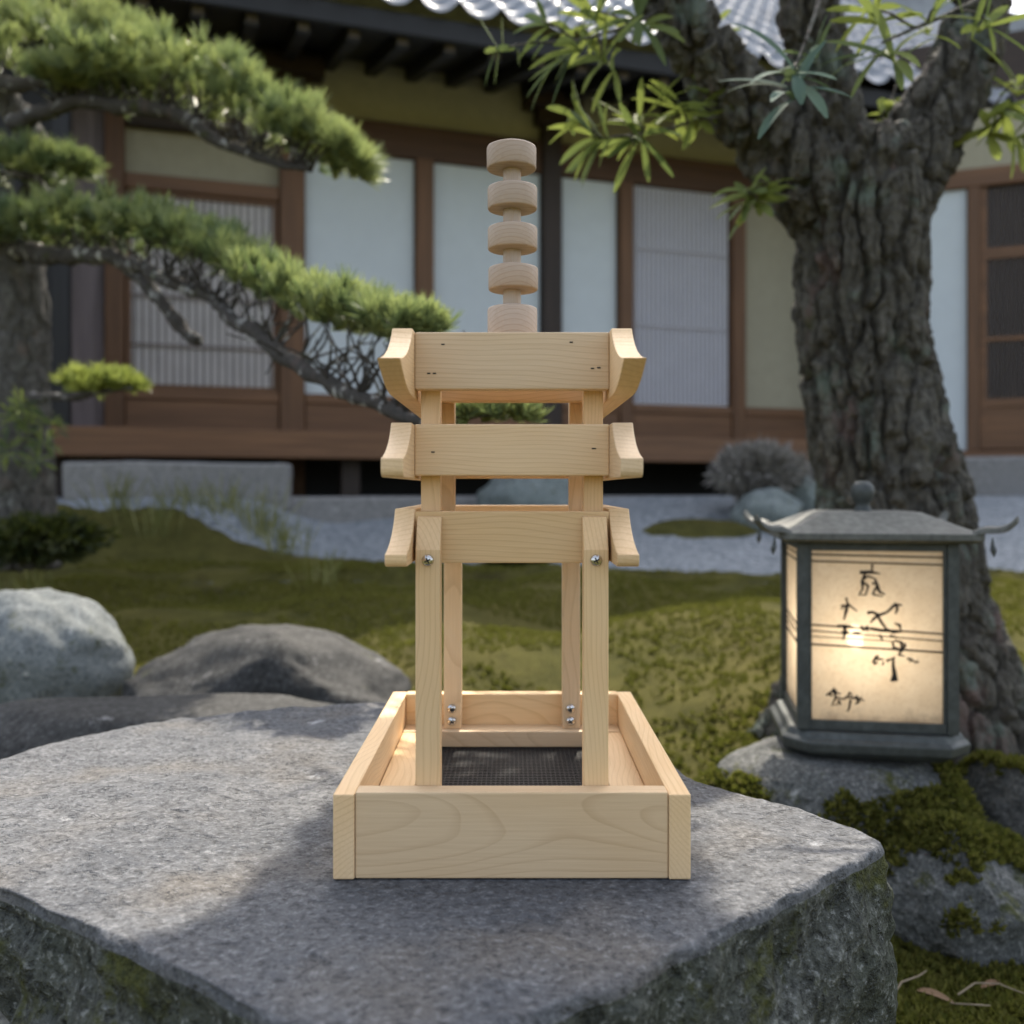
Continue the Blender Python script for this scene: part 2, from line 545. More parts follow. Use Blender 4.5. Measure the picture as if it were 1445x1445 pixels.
xs = axis_values(-3.2, 3.4, 0.03, 120)
ys = axis_values(1.0, 6.6, 0.028, 160)
mb = MB()
mb.v = [(x, y, ground(x, y)) for y in ys for x in xs]
nx = len(xs)
mb.f = [(j * nx + i, j * nx + i + 1, (j + 1) * nx + i + 1, (j + 1) * nx + i) for j in range(len(ys) - 1) for i in range(nx - 1)]
mb.t = [0.5] * len(mb.f)
tag(mb.build('moss_ground', M['moss'], smooth=True, fix=False), 'olive moss covered garden ground in low mounds', 'ground', kind='structure')

mb = MB()
gx = [-4 + 0.08 * i for i in range(140)]
gy = [4.26 + 0.05 * i for i in range(48)]
mb.v = [(x, y, gz(y, x) + 0.006 * noise.noise((x * 9, y * 9, 0)) + 0.004 * math.sin((y - 0.338 * x) * 52)) for y in gy for x in gx]
mb.f = [(j * 140 + i, j * 140 + i + 1, (j + 1) * 140 + i + 1, (j + 1) * 140 + i) for j in range(47) for i in range(139)]
mb.t = [0.5] * len(mb.f)
tag(mb.build('gravel_court', M['gravel'], smooth=True, fix=False), 'bluish grey raked gravel court before the house', 'gravel', kind='structure')


# ---------------------------------------------------------------- bird feeder
fd = empty('wooden_bird_feeder', (0, 0.802, 0.4225))
tag(fd, 'pale wooden pagoda bird feeder with tray, curved eaves and turned finial on the granite slab', 'bird feeder')
OY, OZ = 0.802, 0.4225


def fbox(name, x0, x1, y0, y1, z0, z1, ax, parent=fd, bev=0.0014, mat=None):
    m = MB()
    m.box(x0, x1, y0 - OY, y1 - OY, z0 - OZ, z1 - OZ)
    return m.build(name, mat or M['pine' + ax], parent, bevel=bev)


TT = 0.4951
fbox('front_board', -0.1318, 0.1312, 0.8035, 0.8232, 0.4228, TT, 'X')
fbox('back_board', -0.1318, 0.1318, 1.189, 1.208, 0.4228, TT, 'X')
fbox('side_board', -0.1502, -0.1322, 0.802, 1.2095, 0.4225, TT - 0.0012, 'Y')
fbox('side_board', 0.1316, 0.1500, 0.802, 1.2095, 0.4225, TT - 0.0012, 'Y')
LT = 0.4576
fbox('ledge', -0.1316, 0.1312, 1.1535, 1.1886, LT - 0.019, LT, 'X')
fbox('ledge', -0.1316, 0.1312, 0.8236, 0.859, LT - 0.019, LT - 0.0004, 'X')
fbox('ledge', -0.1314, -0.0965, 0.8594, 1.1532, LT - 0.019, LT - 0.0007, 'Y')
fbox('ledge', 0.0965, 0.1310, 0.8594, 1.1532, LT - 0.019, LT - 0.0007, 'Y')
m = MB()
zs = LT - 0.0205 - OZ
for i in range(44):
    x = -0.1075 + i * 0.005
    m.box(x - 0.0008, x + 0.0008, 0.848 - OY, 1.166 - OY, zs - 0.0011, zs + 0.0002)
for i in range(55):
    y = 0.849 + i * 0.0058 - OY
    m.box(-0.1085, 0.1085, y - 0.0010, y + 0.0010, zs - 0.0013, zs + 0.0009)
m.build('wire_mesh', M['screen'], fd, fix=False)


def screw(x, y, z, parent, r=0.0052):
    y, z = y - OY, z - OZ
    mm = MB()
    n = 20
    prof = [(1.0, 0.0), (0.97, 0.22), (0.82, 0.42), (0.55, 0.55), (0.0001, 0.62)]
    vs, fs = [], []
    for q, h in prof:
        for k in range(n):
            a = 2 * math.pi * k / n
            vs.append((x + r * q * math.cos(a), y - r * h, z + r * q * math.sin(a)))
    for i in range(len(prof) - 1):
        for k in range(n):
            k2 = (k + 1) % n
            fs.append((i * n + k, i * n + k2, (i + 1) * n + k2, (i + 1) * n + k))
    mm.add(vs, fs)
    o = mm.build('screw', M['steel'], parent, smooth=True)
    mm = MB()
    a = random.random()
    for q in (a, a + math.pi / 2):
        dx, dz = math.cos(q) * r * 0.52, math.sin(q) * r * 0.52
        nx_, nz_ = -math.sin(q) * r * 0.12, math.cos(q) * r * 0.12
        yy = y - r * 0.66
        mm.add([(x - dx - nx_, yy, z - dz - nz_), (x + dx - nx_, yy, z + dz - nz_), (x + dx + nx_, yy, z + dz + nz_), (x - dx + nx_, yy, z - dz + nz_),
                (x - dx - nx_, yy + r * .4, z - dz - nz_), (x + dx - nx_, yy + r * .4, z + dz - nz_), (x + dx + nx_, yy + r * .4, z + dz + nz_), (x - dx + nx_, yy + r * .4, z - dz + nz_)],
               [(0, 1, 2, 3), (0, 1, 5, 4), (1, 2, 6, 5), (2, 3, 7, 6), (3, 0, 4, 7)])
    # the recess lies just in the head of the screw
    r_ = MB()
    base = len(o.data.vertices)
    bm = bmesh.new()
    bm.from_mesh(o.data)
    o2 = mm.mesh('recess')
    bm.from_mesh(o2)
    for f in bm.faces[-10:]:
        f.material_index = 1
    bm.to_mesh(o.data)
    bm.free()
    o.data.materials.append(M['staple'])
    return o


def yz_prism(name, prof, x0, x1, mat, parent=fd, bev=0.0012):
    """profile in the Y-Z plane pushed along X"""
    n = len(prof)
    m = MB()
    m.add([(x0, y - OY, z - OZ) for y, z in prof] + [(x1, y - OY, z - OZ) for y, z in prof],
          [tuple(range(n)), tuple(reversed(range(n, 2 * n)))] + [(i, i + n, (i + 1) % n + n, (i + 1) % n) for i in range(n)])
    me = m.mesh(name)
    bm = bmesh.new()
    bm.from_mesh(me)
    bmesh.ops.recalc_face_normals(bm, faces=bm.faces)
    if bev:
        ed = [e for e in bm.edges if len(e.link_faces) == 2 and e.calc_face_angle(0) > 0.75]
        bmesh.ops.bevel(bm, geom=ed, offset=bev, segments=2, profile=0.6, affect='EDGES', clamp_overlap=True)
    bm.to_mesh(me)
    bm.free()
    return grow(name, me, mat, parent)


# legs: the front pair has sloping tops and stands against the front tie board
for s in (-1, 1):
    xo, xi = 0.0832 * s, 0.0618 * s
    a, b = min(xo, xi), max(xo, xi)
    lg = yz_prism('leg', [(0.8236, LT), (0.8445, LT), (0.8445, 0.7262), (0.8405, 0.7250), (0.8236, 0.6975)], a, b, M['pineZ'])
    screw((a + b) / 2, 0.8236, 0.6885, lg)
    lg = yz_prism('leg', [(1.167, LT), (1.1886, LT), (1.1886, 0.7262), (1.167, 0.7262)], a, b, M['pineZ'])
    screw((a + b) / 2 - 0.001, 1.167, 0.4820, lg, 0.0056)
    screw((a + b) / 2 - 0.001, 1.167, 0.4668, lg, 0.0056)
    xo, xi = 0.0822 * s, 0.0645 * s
    a, b = min(xo, xi), max(xo, xi)
    fbox('post', a, b, 0.8632, 0.8815, 0.690, 0.880, 'Z')
    a, b = min(0.0815 * s, 0.0635 * s), max(0.0815 * s, 0.0635 * s)
    fbox('post', a, b, 1.060, 1.080, 0.690, 0.880, 'Z')

BX = 0.0858
tiers = []
fb3 = fbox('eave_board', -BX, BX, 0.8450, 0.8630, 0.6845, 0.7302, 'X')
fbox('eave_board', -BX, BX, 1.1482, 1.1660, 0.6845, 0.7305, 'X')
fb2 = fbox('eave_board', -BX, BX, 0.8440, 0.8625, 0.7618, 0.8072, 'X')
fbox('eave_board', -BX, BX, 1.0805, 1.0990, 0.7618, 0.8050, 'X')
fb1 = fbox('eave_board', -BX, BX, 0.8440, 0.8628, 0.8380, 0.8885, 'X')
fbox('eave_board', -BX, BX, 1.0405, 1.0585, 0.8450, 0.8885, 'X')
for s, b in ((0, fb1), (1, fb2)):
    pts = ([(625, 486, 1), (806, 483, 1), (605, 527, 1), (613, 527, 1), (836, 520, 1), (845, 519, 1)], [(611, 638, 1), (838, 633, 1.3)])[s]
    for px, py, k in pts:
        p = at(px, py, 0.8441)
        q = MB()
        q.box(p.x - 0.0015 * k, p.x + 0.0015 * k, 0.8436 - OY, 0.8446 - OY, p.z - OZ - 0.0006, p.z - OZ + 0.0006)
        q.build('staple', M['staple'], b)


def rail_profile(y_tip, z_tip, z_bot, y_top, z_top, ymid, under):
    """side rail seen from the side: tips swept forwards at both ends"""
    half = []
    for i in range(11):                                   # concave sweep from the top down to the tip
        t = i / 10
        half.append((y_top + (y_tip - y_top) * (1 - math.cos(t * math.pi / 2)) * 0.55 + (y_tip - y_top) * t * 0.45,
                     z_top + (z_tip - z_top) * (math.sin(t * math.pi / 2) * 0.62 + t * 0.38)))
    if under:                                             # convex sweep under the tip
        y_in = y_tip + 0.085
        for i in range(1, 11):
            t = i / 10
            half.append((y_tip + (y_in - y_tip) * t, z_tip + (z_bot - z_tip) * (1 - (1 - t) ** 2.0)))
    else:
        r = min(0.007, (z_tip - z_bot) * 0.6)
        half.append((y_tip, z_bot + r))
        for i in range(1, 5):
            a = i / 4 * math.pi / 2
            half.append((y_tip + r * (1 - math.cos(a)), z_bot + r * (1 - math.sin(a))))
    back = [(2 * ymid - y, z) for y, z in reversed(half)]
    return half + back


for (yt, zt, zb, ytop, ztop, ym, un) in ((0.736, 0.8510, 0.8300, 0.829, 0.8892, 0.955, True),
                                         (0.757, 0.7745, 0.7592, 0.822, 0.8070, 0.965, False),
                                         (0.780, 0.6965, 0.6862, 0.850, 0.7325, 1.006, False)):
    pr = rail_profile(yt, zt, zb, ytop, ztop, ym, un)
    for s in (-1, 1):
        a, b = min(s * 0.0860, s * 0.1040), max(s * 0.0860, s * 0.1040)
        yz_prism('eave_rail', pr, a, b, M['pineY'], bev=0.0010)
fbox('top_plate', -0.0640, 0.0640, 0.9300, 1.0100, 0.8640, 0.8840, 'X')

m = MB()
m.lathe([(0.0090, 0.884 - OZ), (0.0090, 1.0900 - OZ)], 24, (0, 0.970 - OY, 0))
fin = m.build('finial', M['turnedZ'], fd, smooth=False)
for i in range(5):
    zc = 1.0852 - 0.0408 * i
    h = 0.0116
    xo = (-0.0005, 0.0004, 0.0006, 0.0012, 0.0004)[i]
    m = MB()
    zb_ = -h if i < 4 else 0.884 - zc + 0.0003
    m.lathe([(0.0098, zb_), (0.0236, zb_), (0.0246, zb_ + 0.0005), (0.0251, zb_ + 0.0015), (0.0252, h - 0.0026), (0.0245, h - 0.0008), (0.0230, h), (0.0091, h)],
            48, (xo, 0.970 - OY, zc - OZ))
    d = m.build('disc', M['turned'], fin, smooth=True)
    d.data.polygons.foreach_set('use_smooth', [len(p.vertices) == 4 for p in d.data.polygons])


# ------------------------------------------------------------------ the slab
def slab():
    D = CAMZ - 0.4225
    pts = []
    for px, py in ((0, 1245), (130, 1308), (260, 1368), (380, 1428), (470, 1472), (560, 1500), (640, 1482), (720, 1440), (850, 1388), (960, 1340),
                   (1130, 1258), (1215, 1212), (1252, 1190), (1235, 1174), (1100, 1130), (1020, 1108), (975, 1097)):
        Y = D * FPX / (py - HY)
        pts.append(((px - HX) / FPX * Y, Y))
    pts += [(0.192, 1.165), (0.176, 1.26), (0.10, 1.36), (-0.03, 1.42), (-0.15, 1.47), (-0.235, 1.472)]
    for px, py in ((420, 995), (250, 1010), (100, 1040), (0, 1070)):
        Y = D * FPX / (py - HY)
        pts.append(((px - HX) / FPX * Y, Y))
    pts += [(-0.80, 1.10), (-0.86, 1.02), (-0.72, 0.93)]
    # resample and round
    P = [Vector((p[0], p[1])) for p in pts]
    per = [0]
    for i in range(len(P)):
        per.append(per[-1] + (P[(i + 1) % len(P)] - P[i]).length)
    N = 620
    O = []
    for k in range(N):
        s = per[-1] * k / N
        i = max(j for j in range(len(P)) if per[j] <= s)
        t = (s - per[i]) / (per[i + 1] - per[i])
        O.append(P[i].lerp(P[(i + 1) % len(P)], t))
    for _ in range(10):
        O = [(O[k - 1] + O[k] * 2 + O[(k + 1) % N]) / 4 for k in range(N)]
    C = Vector((-0.12, 0.98))
    rings = []
    nr = 130
    for j in range(1, nr + 1):
        q = j / nr
        rings.append([(C.lerp(o, q * 0.985), 0.0, 0) for o in O])
    for j in range(1, 9):                                    # worn, rounded rim
        a = j / 8 * math.pi / 2
        rings.append([(C.lerp(o, 0.985 + 0.015 * math.sin(a)), -0.016 * (1 - math.cos(a)), 0) for o in O])
    ns = 64
    for j in range(1, ns + 1):
        q = j / ns
        row = []
        for o in O:
            depth = 0.46 - 0.34 * sm(-0.25, -0.48, o.x) * sm(1.25, 0.95, o.y)
            bulge = 1.0 + 0.045 * math.sin(min(1, q * 1.6) * math.pi * 0.5) - 0.10 * q * q
            if o.x < -0.3: bulge -= 0.05 * q
            row.append((C.lerp(o, bulge), -0.016 - q * depth, q))
        rings.append(row)
    vs = [Vector((C.x, C.y, 0.4225))]
    side = [0.0]
    for row in rings:
        for (p, z, q) in row:
            v = Vector((p.x, p.y, 0.4225 + z))
            out = (p - C).normalized()
            if q == 0:
                e = (p - C).length
                flat = sm(0.02, 0.12, max(abs(p.x) - 0.15, abs(p.y - 1.005) - 0.205))
                dz = 0.0065 * noise.noise((p.x * 7, p.y * 7, 1)) + 0.0028 * noise.noise((p.x * 26, p.y * 26, 2))
                dz = min(dz, 0.0035) * flat - 0.0004
                dz += 0.0011 * noise.noise((p.x * 90, p.y * 90, 3)) * (0.25 + 0.75 * flat)
                v.z += dz - 0.0007
            k = 1.0 if q > 0 else (0.35 if z < -0.002 else 0.0)
            if k:
                a = 0.012 * noise.noise((v.x * 9, v.y * 9, v.z * 11)) + 0.009 * noise.noise((v.x * 24, v.y * 24, v.z * 20)) \
                    + 0.005 * noise.noise((v.x * 70, v.y * 70, v.z * 60))
                d, _ = noise.voronoi(Vector((v.x * 12, v.y * 12, v.z * 9)))
                a += 0.020 * (min(0.4, d[1] - d[0]) - 0.2) + 0.008 * noise.noise((v.x * 34, v.y * 34, v.z * 9))
                v.x += out.x * a * k
                v.y += out.y * a * k
                v.z += a * 0.3 * k
            vs.append(v)
            side.append(q)
    fs = [(0, 1 + k, 1 + (k + 1) % N) for k in range(N)]
    for j in range(len(rings) - 1):
        for k in range(N):
            k2 = (k + 1) % N
            fs.append((1 + j * N + k, 1 + (j + 1) * N + k, 1 + (j + 1) * N + k2, 1 + j * N + k2))
    last = 1 + (len(rings) - 1) * N
    fs.append(tuple(last + k for k in range(N)))
    m = MB()
    m.v = vs
    m.f = fs
    m.t = [0.5] * len(fs)
    me = m.mesh('stone_slab', True)
    me.materials.append(M['slab'])
    me.materials.append(M['slab_side'])
    nt = N + (nr + 5) * N
    me.polygons.foreach_set('material_index', [0 if i < nt else 1 for i in range(len(fs))])
    o = bpy.data.objects.new('stone_slab', me)
    COL.objects.link(o)
    return tag(o, 'large grey granite slab with flat speckled top and mossy rough sides under the feeder', 'stone slab')


slab()


# --------------------------------------------------------------------- rocks
def rock(name, c, rad, seed, mat, label, cat='rock', rough=0.16, cuts=6, sub=5, flat_top=None, group=None):
    rnd = random.Random(seed)
    bm = bmesh.new()
    bmesh.ops.create_icosphere(bm, subdivisions=sub, radius=1.0)
    planes = []
    for _ in range(cuts):
        n = Vector((rnd.uniform(-1, 1), rnd.uniform(-1, 1), rnd.uniform(-0.4, 1))).normalized()
        planes.append((n, rnd.uniform(0.66, 0.9)))
    if flat_top: planes.append((Vector((0.03, -0.05, 1)).normalized(), flat_top))
    for v in bm.verts:
        p = v.co.copy()
        for n, d in planes:
            e = p.dot(n) - d
            if e > 0: p -= n * e * 0.88
        q = p + Vector((seed * 3.1, seed * 1.7, 0))
        s = 1 + rough * (noise.noise(q * 1.6) + 0.5 * noise.noise(q * 3.7) + 0.25 * noise.noise(q * 9)) + 0.02 * noise.noise(q * 26)
        v.co = Vector((p.x * rad[0] * s, p.y * rad[1] * s, p.z * rad[2] * (s if not flat_top else 1 + (s - 1) * 0.4)))
    me = bpy.data.meshes.new(name)
    bm.to_mesh(me)
    bm.free()
    me.polygons.foreach_set('use_smooth', [True] * len(me.polygons))
    o = grow(name, me, mat)
    o.location = c
    return tag(o, label, cat, group)


rock('boulder', at(50, 945, 2.55), (0.245, 0.22, 0.215), 5, M['rock_pale'], 'pale bluish white boulder at the left edge beside the moss', 'rock', 0.09, 2)
rock('boulder', at(375, 985, 2.40), (0.36, 0.24, 0.19), 8, M['rock_dark'], 'dark grey rounded boulder behind the slab left of the feeder', 'rock', 0.10, 5)
rock('flat_rock', at(265, 1048, 1.9), (0.46, 0.2, 0.12), 12, M['rock_dark'], 'low flat dark rock just behind the slab, in front of the rounded boulder', 'rock', 0.08, 4, flat_top=0.7)
lr = rock('boulder', at(1180, 1150, 1.84), (0.255, 0.21, 0.160), 23, M['rock_grey'], 'grey flat topped boulder with moss carrying the lit lantern', 'rock', 0.07, 1, sub=6, flat_top=0.80)
lr2 = rock('boulder', at(1335, 1265, 1.66), (0.155, 0.17, 0.155), 27, M['rock_grey'], 'dark mossy boulder on the ground below the lantern at the right edge', 'rock', 0.13, 8, sub=6)
lr3 = rock('boulder', at(1430, 1200, 1.90), (0.13, 0.2, 0.20), 33, M['rock_grey'], 'mossy boulder cut by the right edge beside the tree foot', 'rock', 0.13, 6)
rock('boulder', at(1085, 727, 5.35), (0.21, 0.16, 0.15), 41, M['rock_blue'], 'bluish grey rock at the end of the moss island in the gravel', 'rock', 0.14, 6, 4)
rock('boulder', at(1120, 700, 5.6), (0.16, 0.16, 0.15), 44, M['rock_blue'], 'smaller bluish rock touching the tree trunk below the grey bush', 'rock', 0.14, 6, 4)
rock('boulder', at(745, 705, 5.5), (0.30, 0.2, 0.18), 47, M['rock_blue'], 'greenish grey rock on the gravel seen through the feeder tower', 'rock', 0.14, 5, 4)
rock('small_rock', at(8, 1432, 0.86), (0.075, 0.07, 0.06), 52, M['terrace'], 'small tan stone under the left corner of the slab', 'rock', 0.1, 4, 4)
def block(name, c, hx, hy, hz_, rz, mat, label, cat):
    m = MB()
    m.box(-hx, hx, -hy, hy, -hz_, hz_)
    me = m.mesh(name)
    bm = bmesh.new()
    bm.from_mesh(me)
    bmesh.ops.bevel(bm, geom=list(bm.edges), offset=0.02, segments=3, profile=0.5, affect='EDGES')
    bmesh.ops.subdivide_edges(bm, edges=list(bm.edges), cuts=6, use_grid_fill=True)
    for v in bm.verts:
        v.co += Vector((noise.noise(v.co * 4), noise.noise(v.co * 4 + Vector((7, 0, 0))), noise.noise(v.co * 4 + Vector((0, 7, 0))))) * 0.012
    bmesh.ops.recalc_face_normals(bm, faces=bm.faces)
    bm.to_mesh(me)
    bm.free()
    o = grow(name, me, mat)
    o.location = c
    o.rotation_euler = (0, 0, rz)
    return tag(o, label, cat)


block('stepping_stone', at(258, 690, 5.35) + Vector((0, 0, 0.01)), 0.585, 0.17, 0.135, R(10), M['terrace'], 'long pale stepping stone in front of the veranda', 'step')


# --------------------------------------------------------------- the house
A = math.atan(0.338)
CA = math.cos(A)
hs = empty('traditional_house', (0, 7.25, 0), A)
tag(hs, 'traditional timber house with white sliding screens, brown posts, veranda and grey tiled roof', 'house')


def wY(px):
    return 7.25 / (1 - 0.338 * (px - HX) / FPX)


def wx(px, back=0.0):
    Y = wY(px)
    return (px - HX) / FPX * Y / CA


def hbox(name, x0, x1, y0, y1, z0, z1, mat, parent=hs, bev=0.006):
    m = MB()
    m.box(x0, x1, y0, y1, z0, z1)
    return m.build(name, mat, parent, bevel=bev, segs=1)


ZS, ZF, ZN = 1.425, 1.10, 3.16
XL, XR = wx(-260), wx(1330)
# plaster behind everything, above the beam and in the cream bays
hbox('plaster_wall', wx(160), XR, 0.06, 0.16, ZN + 0.2, 4.15, M['plaster_eave'], bev=0)
hbox('plaster_wall', wx(172), wx(398), 0.06, 0.16, 2.86, ZN + 0.197, M['plaster'], bev=0)
hbox('plaster_wall', wx(1040), XR, 0.05, 0.16, ZS, ZN - 0.003, M['plaster'], bev=0)
hbox('board_wall', XL, wx(150), 0.05, 0.15, 0.5, 4.1, M['greyboard'])
for (a, b, z0, z1, k) in ((148, 176, ZF - 0.6, 4.1, 'oldwoodZ'), (394, 429, ZF - 0.6, 4.15, 'oldwoodZ'), (586, 610, ZF, ZN, 'oldwoodZ'),
                          (764, 790, ZF - 0.6, 4.15, 'darkwoodZ'), (872, 890, ZF, ZN, 'oldwoodZ'), (1030, 1048, ZF, ZN, 'oldwoodZ'),
                          (1180, 1205, ZF - 0.6, 4.1, 'darkwoodZ')):
    hbox('post', wx(a), wx(b), -0.055, 0.055, z0, z1, M[k])
# brackets under the eaves at the two tall posts
for px in (411, 777):
    x = wx(px)
    o = hbox('bracket', x - 0.22, x + 0.22, -0.13, 0.045, 3.64, 3.76, M['bracket'])
    hbox('bracket', x - 0.13, x + 0.13, -0.10, 0.04, 3.53, 3.637, M['bracket'])
hbox('beam', wx(430), wx(762.5), -0.03, 0.05, ZN, ZN + 0.245, M['nageshi'])
hbox('beam', wx(791), wx(1179), -0.03, 0.05, ZN, ZN + 0.245, M['nageshi'])
hbox('beam', wx(1206), XR, -0.03, 0.05, ZN, ZN + 0.245, M['nageshi'])
hbox('beam', wx(177), wx(393), -0.03, 0.05, ZN + 0.02, ZN + 0.2, M['darkwoodX'])
hbox('lintel', wx(177), wx(393), -0.04, 0.05, 2.755, 2.855, M['oldwoodX'])
hbox('eave_beam', XL, XR, -0.12, 0.02, 3.93, 4.12, M['darkwoodX'])
edges = [177, 393, 430, 585, 611, 763, 791, 871, 891, 1029, 1049, 1179, 1206, 1325]
for i in range(0, len(edges), 2):
    hbox('sill_board', wx(edges[i]), wx(edges[i + 1]), -0.035, 0.06, ZF + 0.008, ZS - 0.003, M['oldwoodX'])
    hbox('sill_rail', wx(edges[i]), wx(edges[i + 1]), -0.05, -0.037, ZS - 0.075, ZS - 0.004, M['oldwoodX'])


def screen_door(name, a, b, z0, z1, mat, label=None, bars=(), slats=0, slatw=0.012, stile=0.03, slatmat='slat', frame=True, y=0.0, stops=True):
    x0, x1 = wx(a), wx(b)
    m = MB()
    m.box(x0, x1, y + 0.012, y + 0.022, z0, z1)
    o = m.build(name, mat, hs)
    if label: o['label'] = label
    if frame:
        m = MB()
        m.box(x0, x0 + stile, y - 0.014, y + 0.0115, z0, z1)
        m.box(x1 - stile, x1, y - 0.014, y + 0.0115, z0, z1)
        m.box(x0 + stile, x1 - stile, y - 0.013, y + 0.0115, z1 - stile, z1)
        m.box(x0 + stile, x1 - stile, y - 0.013, y + 0.0115, z0, z0 + stile)
        m.build('frame', M['oldwoodZ'], o)
    if slats or bars:
        m = MB()
        for k in range(slats):
            x = x0 + stile + (x1 - x0 - 2 * stile) * (k + 0.5) / slats
            m.box(x - slatw / 2, x + slatw / 2, y - 0.004, y + 0.011, z0 + stile, z1 - stile)
        for zb in bars:
            m.box(x0 + stile, x1 - stile, y - 0.009, y - 0.0045, zb - 0.012, zb + 0.012)
        m.build('lattice', M[slatmat], o)
    return o


M['lilac_slat'] = simple('lilac_slats', (0.42, 0.41, 0.45), 0.8, 0, 0.1)
screen_door('lattice_door', 178, 392, ZS, 2.752, M['lattback'], 'grey lattice door with close vertical slats', (1.72, 2.05), 19, 0.018)
for a, b in ((431, 584), (612, 762), (792, 870)):
    screen_door('sliding_screen', a, b, ZS, ZN - 0.004, M['white'], frame=False)
screen_door('sliding_screen', 892, 1028, ZS, ZN - 0.004, M['shoji'], 'lilac grey sliding screen with fine vertical ribs', (2.05, 2.66), 21, 0.017, 0.012, 'lilac_slat', frame=False)
# veranda
hbox('veranda', XL, wx(1260), -0.95, 0.03, ZF - 0.05, ZF, M['oldwoodX'])
hbox('fascia', XL, wx(1260), -0.99, -0.953, ZF - 0.165, ZF + 0.004, M['oldwoodX'])
hbox('foundation_wall', XL, wx(1260), 0.10, 0.2, 0.3, ZF - 0.053, M['blackwood'])  # black colour stands in for the shaded void under the veranda
for px in (100, 470, 760, 1010):
    x = wx(px)
    hbox('veranda_post', x - 0.06, x + 0.06, -0.80, -0.68, 0.45, ZF - 0.053, M['darkwoodZ'])


def wxo(px, yl):
    u = (px - HX) / FPX
    return (u * (7.25 + yl * CA) + yl * math.sin(A)) / (CA - u * math.sin(A))


hbox('corner_post', wxo(74, -0.9), wxo(99, -0.9), -0.94, -0.80, ZF + 0.002, 3.85, M['blackwood'])
hbox('plank_wall', wxo(-160, -0.5), wxo(88, -0.5), -0.52, -0.46, ZF + 0.002, 3.85, M['blackwood'])
hbox('light_block_wall', XL - 1, XR + 1.5, 0.9, 1.0, 0.2, 4.6, M['darkwoodX'])  # unseen wall added to stop sun leaking through gaps in the front
hbox('end_wall', XL - 0.2, XL - 0.1, -0.9, 0.9, 0.2, 4.3, M['darkwoodX'])
# roof: underside boards, rafters with pale ends, tiled slope
XR2 = wx(1445) + 8.0
PIT = math.radians(36)
EY, EZ = -1.15, 3.46


def slope(y, dz=0.0):
    return EZ + (y - EY) * math.tan(R(14)) + dz


m = MB()
m.add([(XL, EY + 0.06, slope(EY + 0.06, 0.09)), (XR2, EY + 0.06, slope(EY + 0.06, 0.09)), (XR2, 0.3, slope(0.3, 0.09)), (XL, 0.3, slope(0.3, 0.09)),
       (XL, EY + 0.06, slope(EY + 0.06, 0.12)), (XR2, EY + 0.06, slope(EY + 0.06, 0.12)), (XR2, 0.3, slope(0.3, 0.12)), (XL, 0.3, slope(0.3, 0.12))],
      [(0, 3, 2, 1), (4, 5, 6, 7), (0, 1, 5, 4), (1, 2, 6, 5), (2, 3, 7, 6), (3, 0, 4, 7)])
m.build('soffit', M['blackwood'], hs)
nr_ = int((XR2 - XL) / 0.30)
for i in range(nr_):
    x = XL + 0.1 + i * 0.30
    m = MB()
    y0, y1 = EY + 0.10, 0.2
    m.add([(x - 0.04, y0, slope(y0, -0.01)), (x + 0.04, y0, slope(y0, -0.01)), (x + 0.04, y1, slope(y1, -0.01)), (x - 0.04, y1, slope(y1, -0.01)),
           (x - 0.04, y0, slope(y0, 0.087)), (x + 0.04, y0, slope(y0, 0.087)), (x + 0.04, y1, slope(y1, 0.087)), (x - 0.04, y1, slope(y1, 0.087))],
          [(0, 3, 2, 1), (4, 5, 6, 7), (0, 1, 5, 4), (1, 2, 6, 5), (2, 3, 7, 6), (3, 0, 4, 7)])
    o = m.build('rafter', M['blackwood'], hs)  # coloured near black so the rafters sink into the eave shade
    m = MB()
    m.box(x - 0.032, x + 0.032, y0 - 0.012, y0 - 0.0005, slope(y0, 0.005), slope(y0, 0.075))
    m.build('rafter_cap', M['rafterend'], o)
hbox('eave_board', XL, XR2, EY + 0.01, EY + 0.055, EZ + 0.06, EZ + 0.19, M['blackwood'])
# pan tiles: every course steps up over the one below, every tile has a roll
m = MB()
per = 0.27
nxr = int((XR2 - XL) / (per / 9))
courses = 22
rows = []
for c in range(courses):
    for e in (0.0, 0.10, 1.0):
        rows.append((c, e))
cl = 0.235
for (c, e) in rows:
    d = (c + e) * cl
    lift = 0.045 * (1 - e) + 0.004 - (0.03 if e == 0.0 else 0)
    for i in range(nxr + 1):
        x = XL + (XR2 - XL) * i / nxr
        ph = (x / per) % 1.0
        roll = 0.05 * math.exp(-((ph - 0.25) / 0.13) ** 2) + 0.018 * math.cos(2 * math.pi * (ph - 0.25))
        jit = 0.006 * noise.noise((math.floor(x / per) * 7.1, c * 3.7, 0))
        m.v.append((x, EY - 0.05 + d * math.cos(PIT), EZ + 0.20 + d * math.sin(PIT) + lift + roll + jit))
w_ = nxr + 1
for j in range(len(rows) - 1):
    for i in range(nxr):
        m.f.append((j * w_ + i, j * w_ + i + 1, (j + 1) * w_ + i + 1, (j + 1) * w_ + i))
m.t = [0.5] * len(m.f)
rf = m.build('roof', M['tile'], hs, smooth=True, fix=False)
ry, rz_ = EY - 0.05 + courses * cl * math.cos(PIT), EZ + 0.2 + courses * cl * math.sin(PIT)
hbox('ridge', XL, XR2, ry - 0.12, ry + 0.15, rz_ - 0.03, rz_ + 0.28, M['tile'])
m = MB()
m.add([(XL, ry + 0.15, rz_), (XR2, ry + 0.15, rz_), (XR2, ry + 5, rz_ - 3.2), (XL, ry + 5, rz_ - 3.2)], [(0, 1, 2, 3)])
m.build('rear_roof', M['tile'], hs, fix=False)

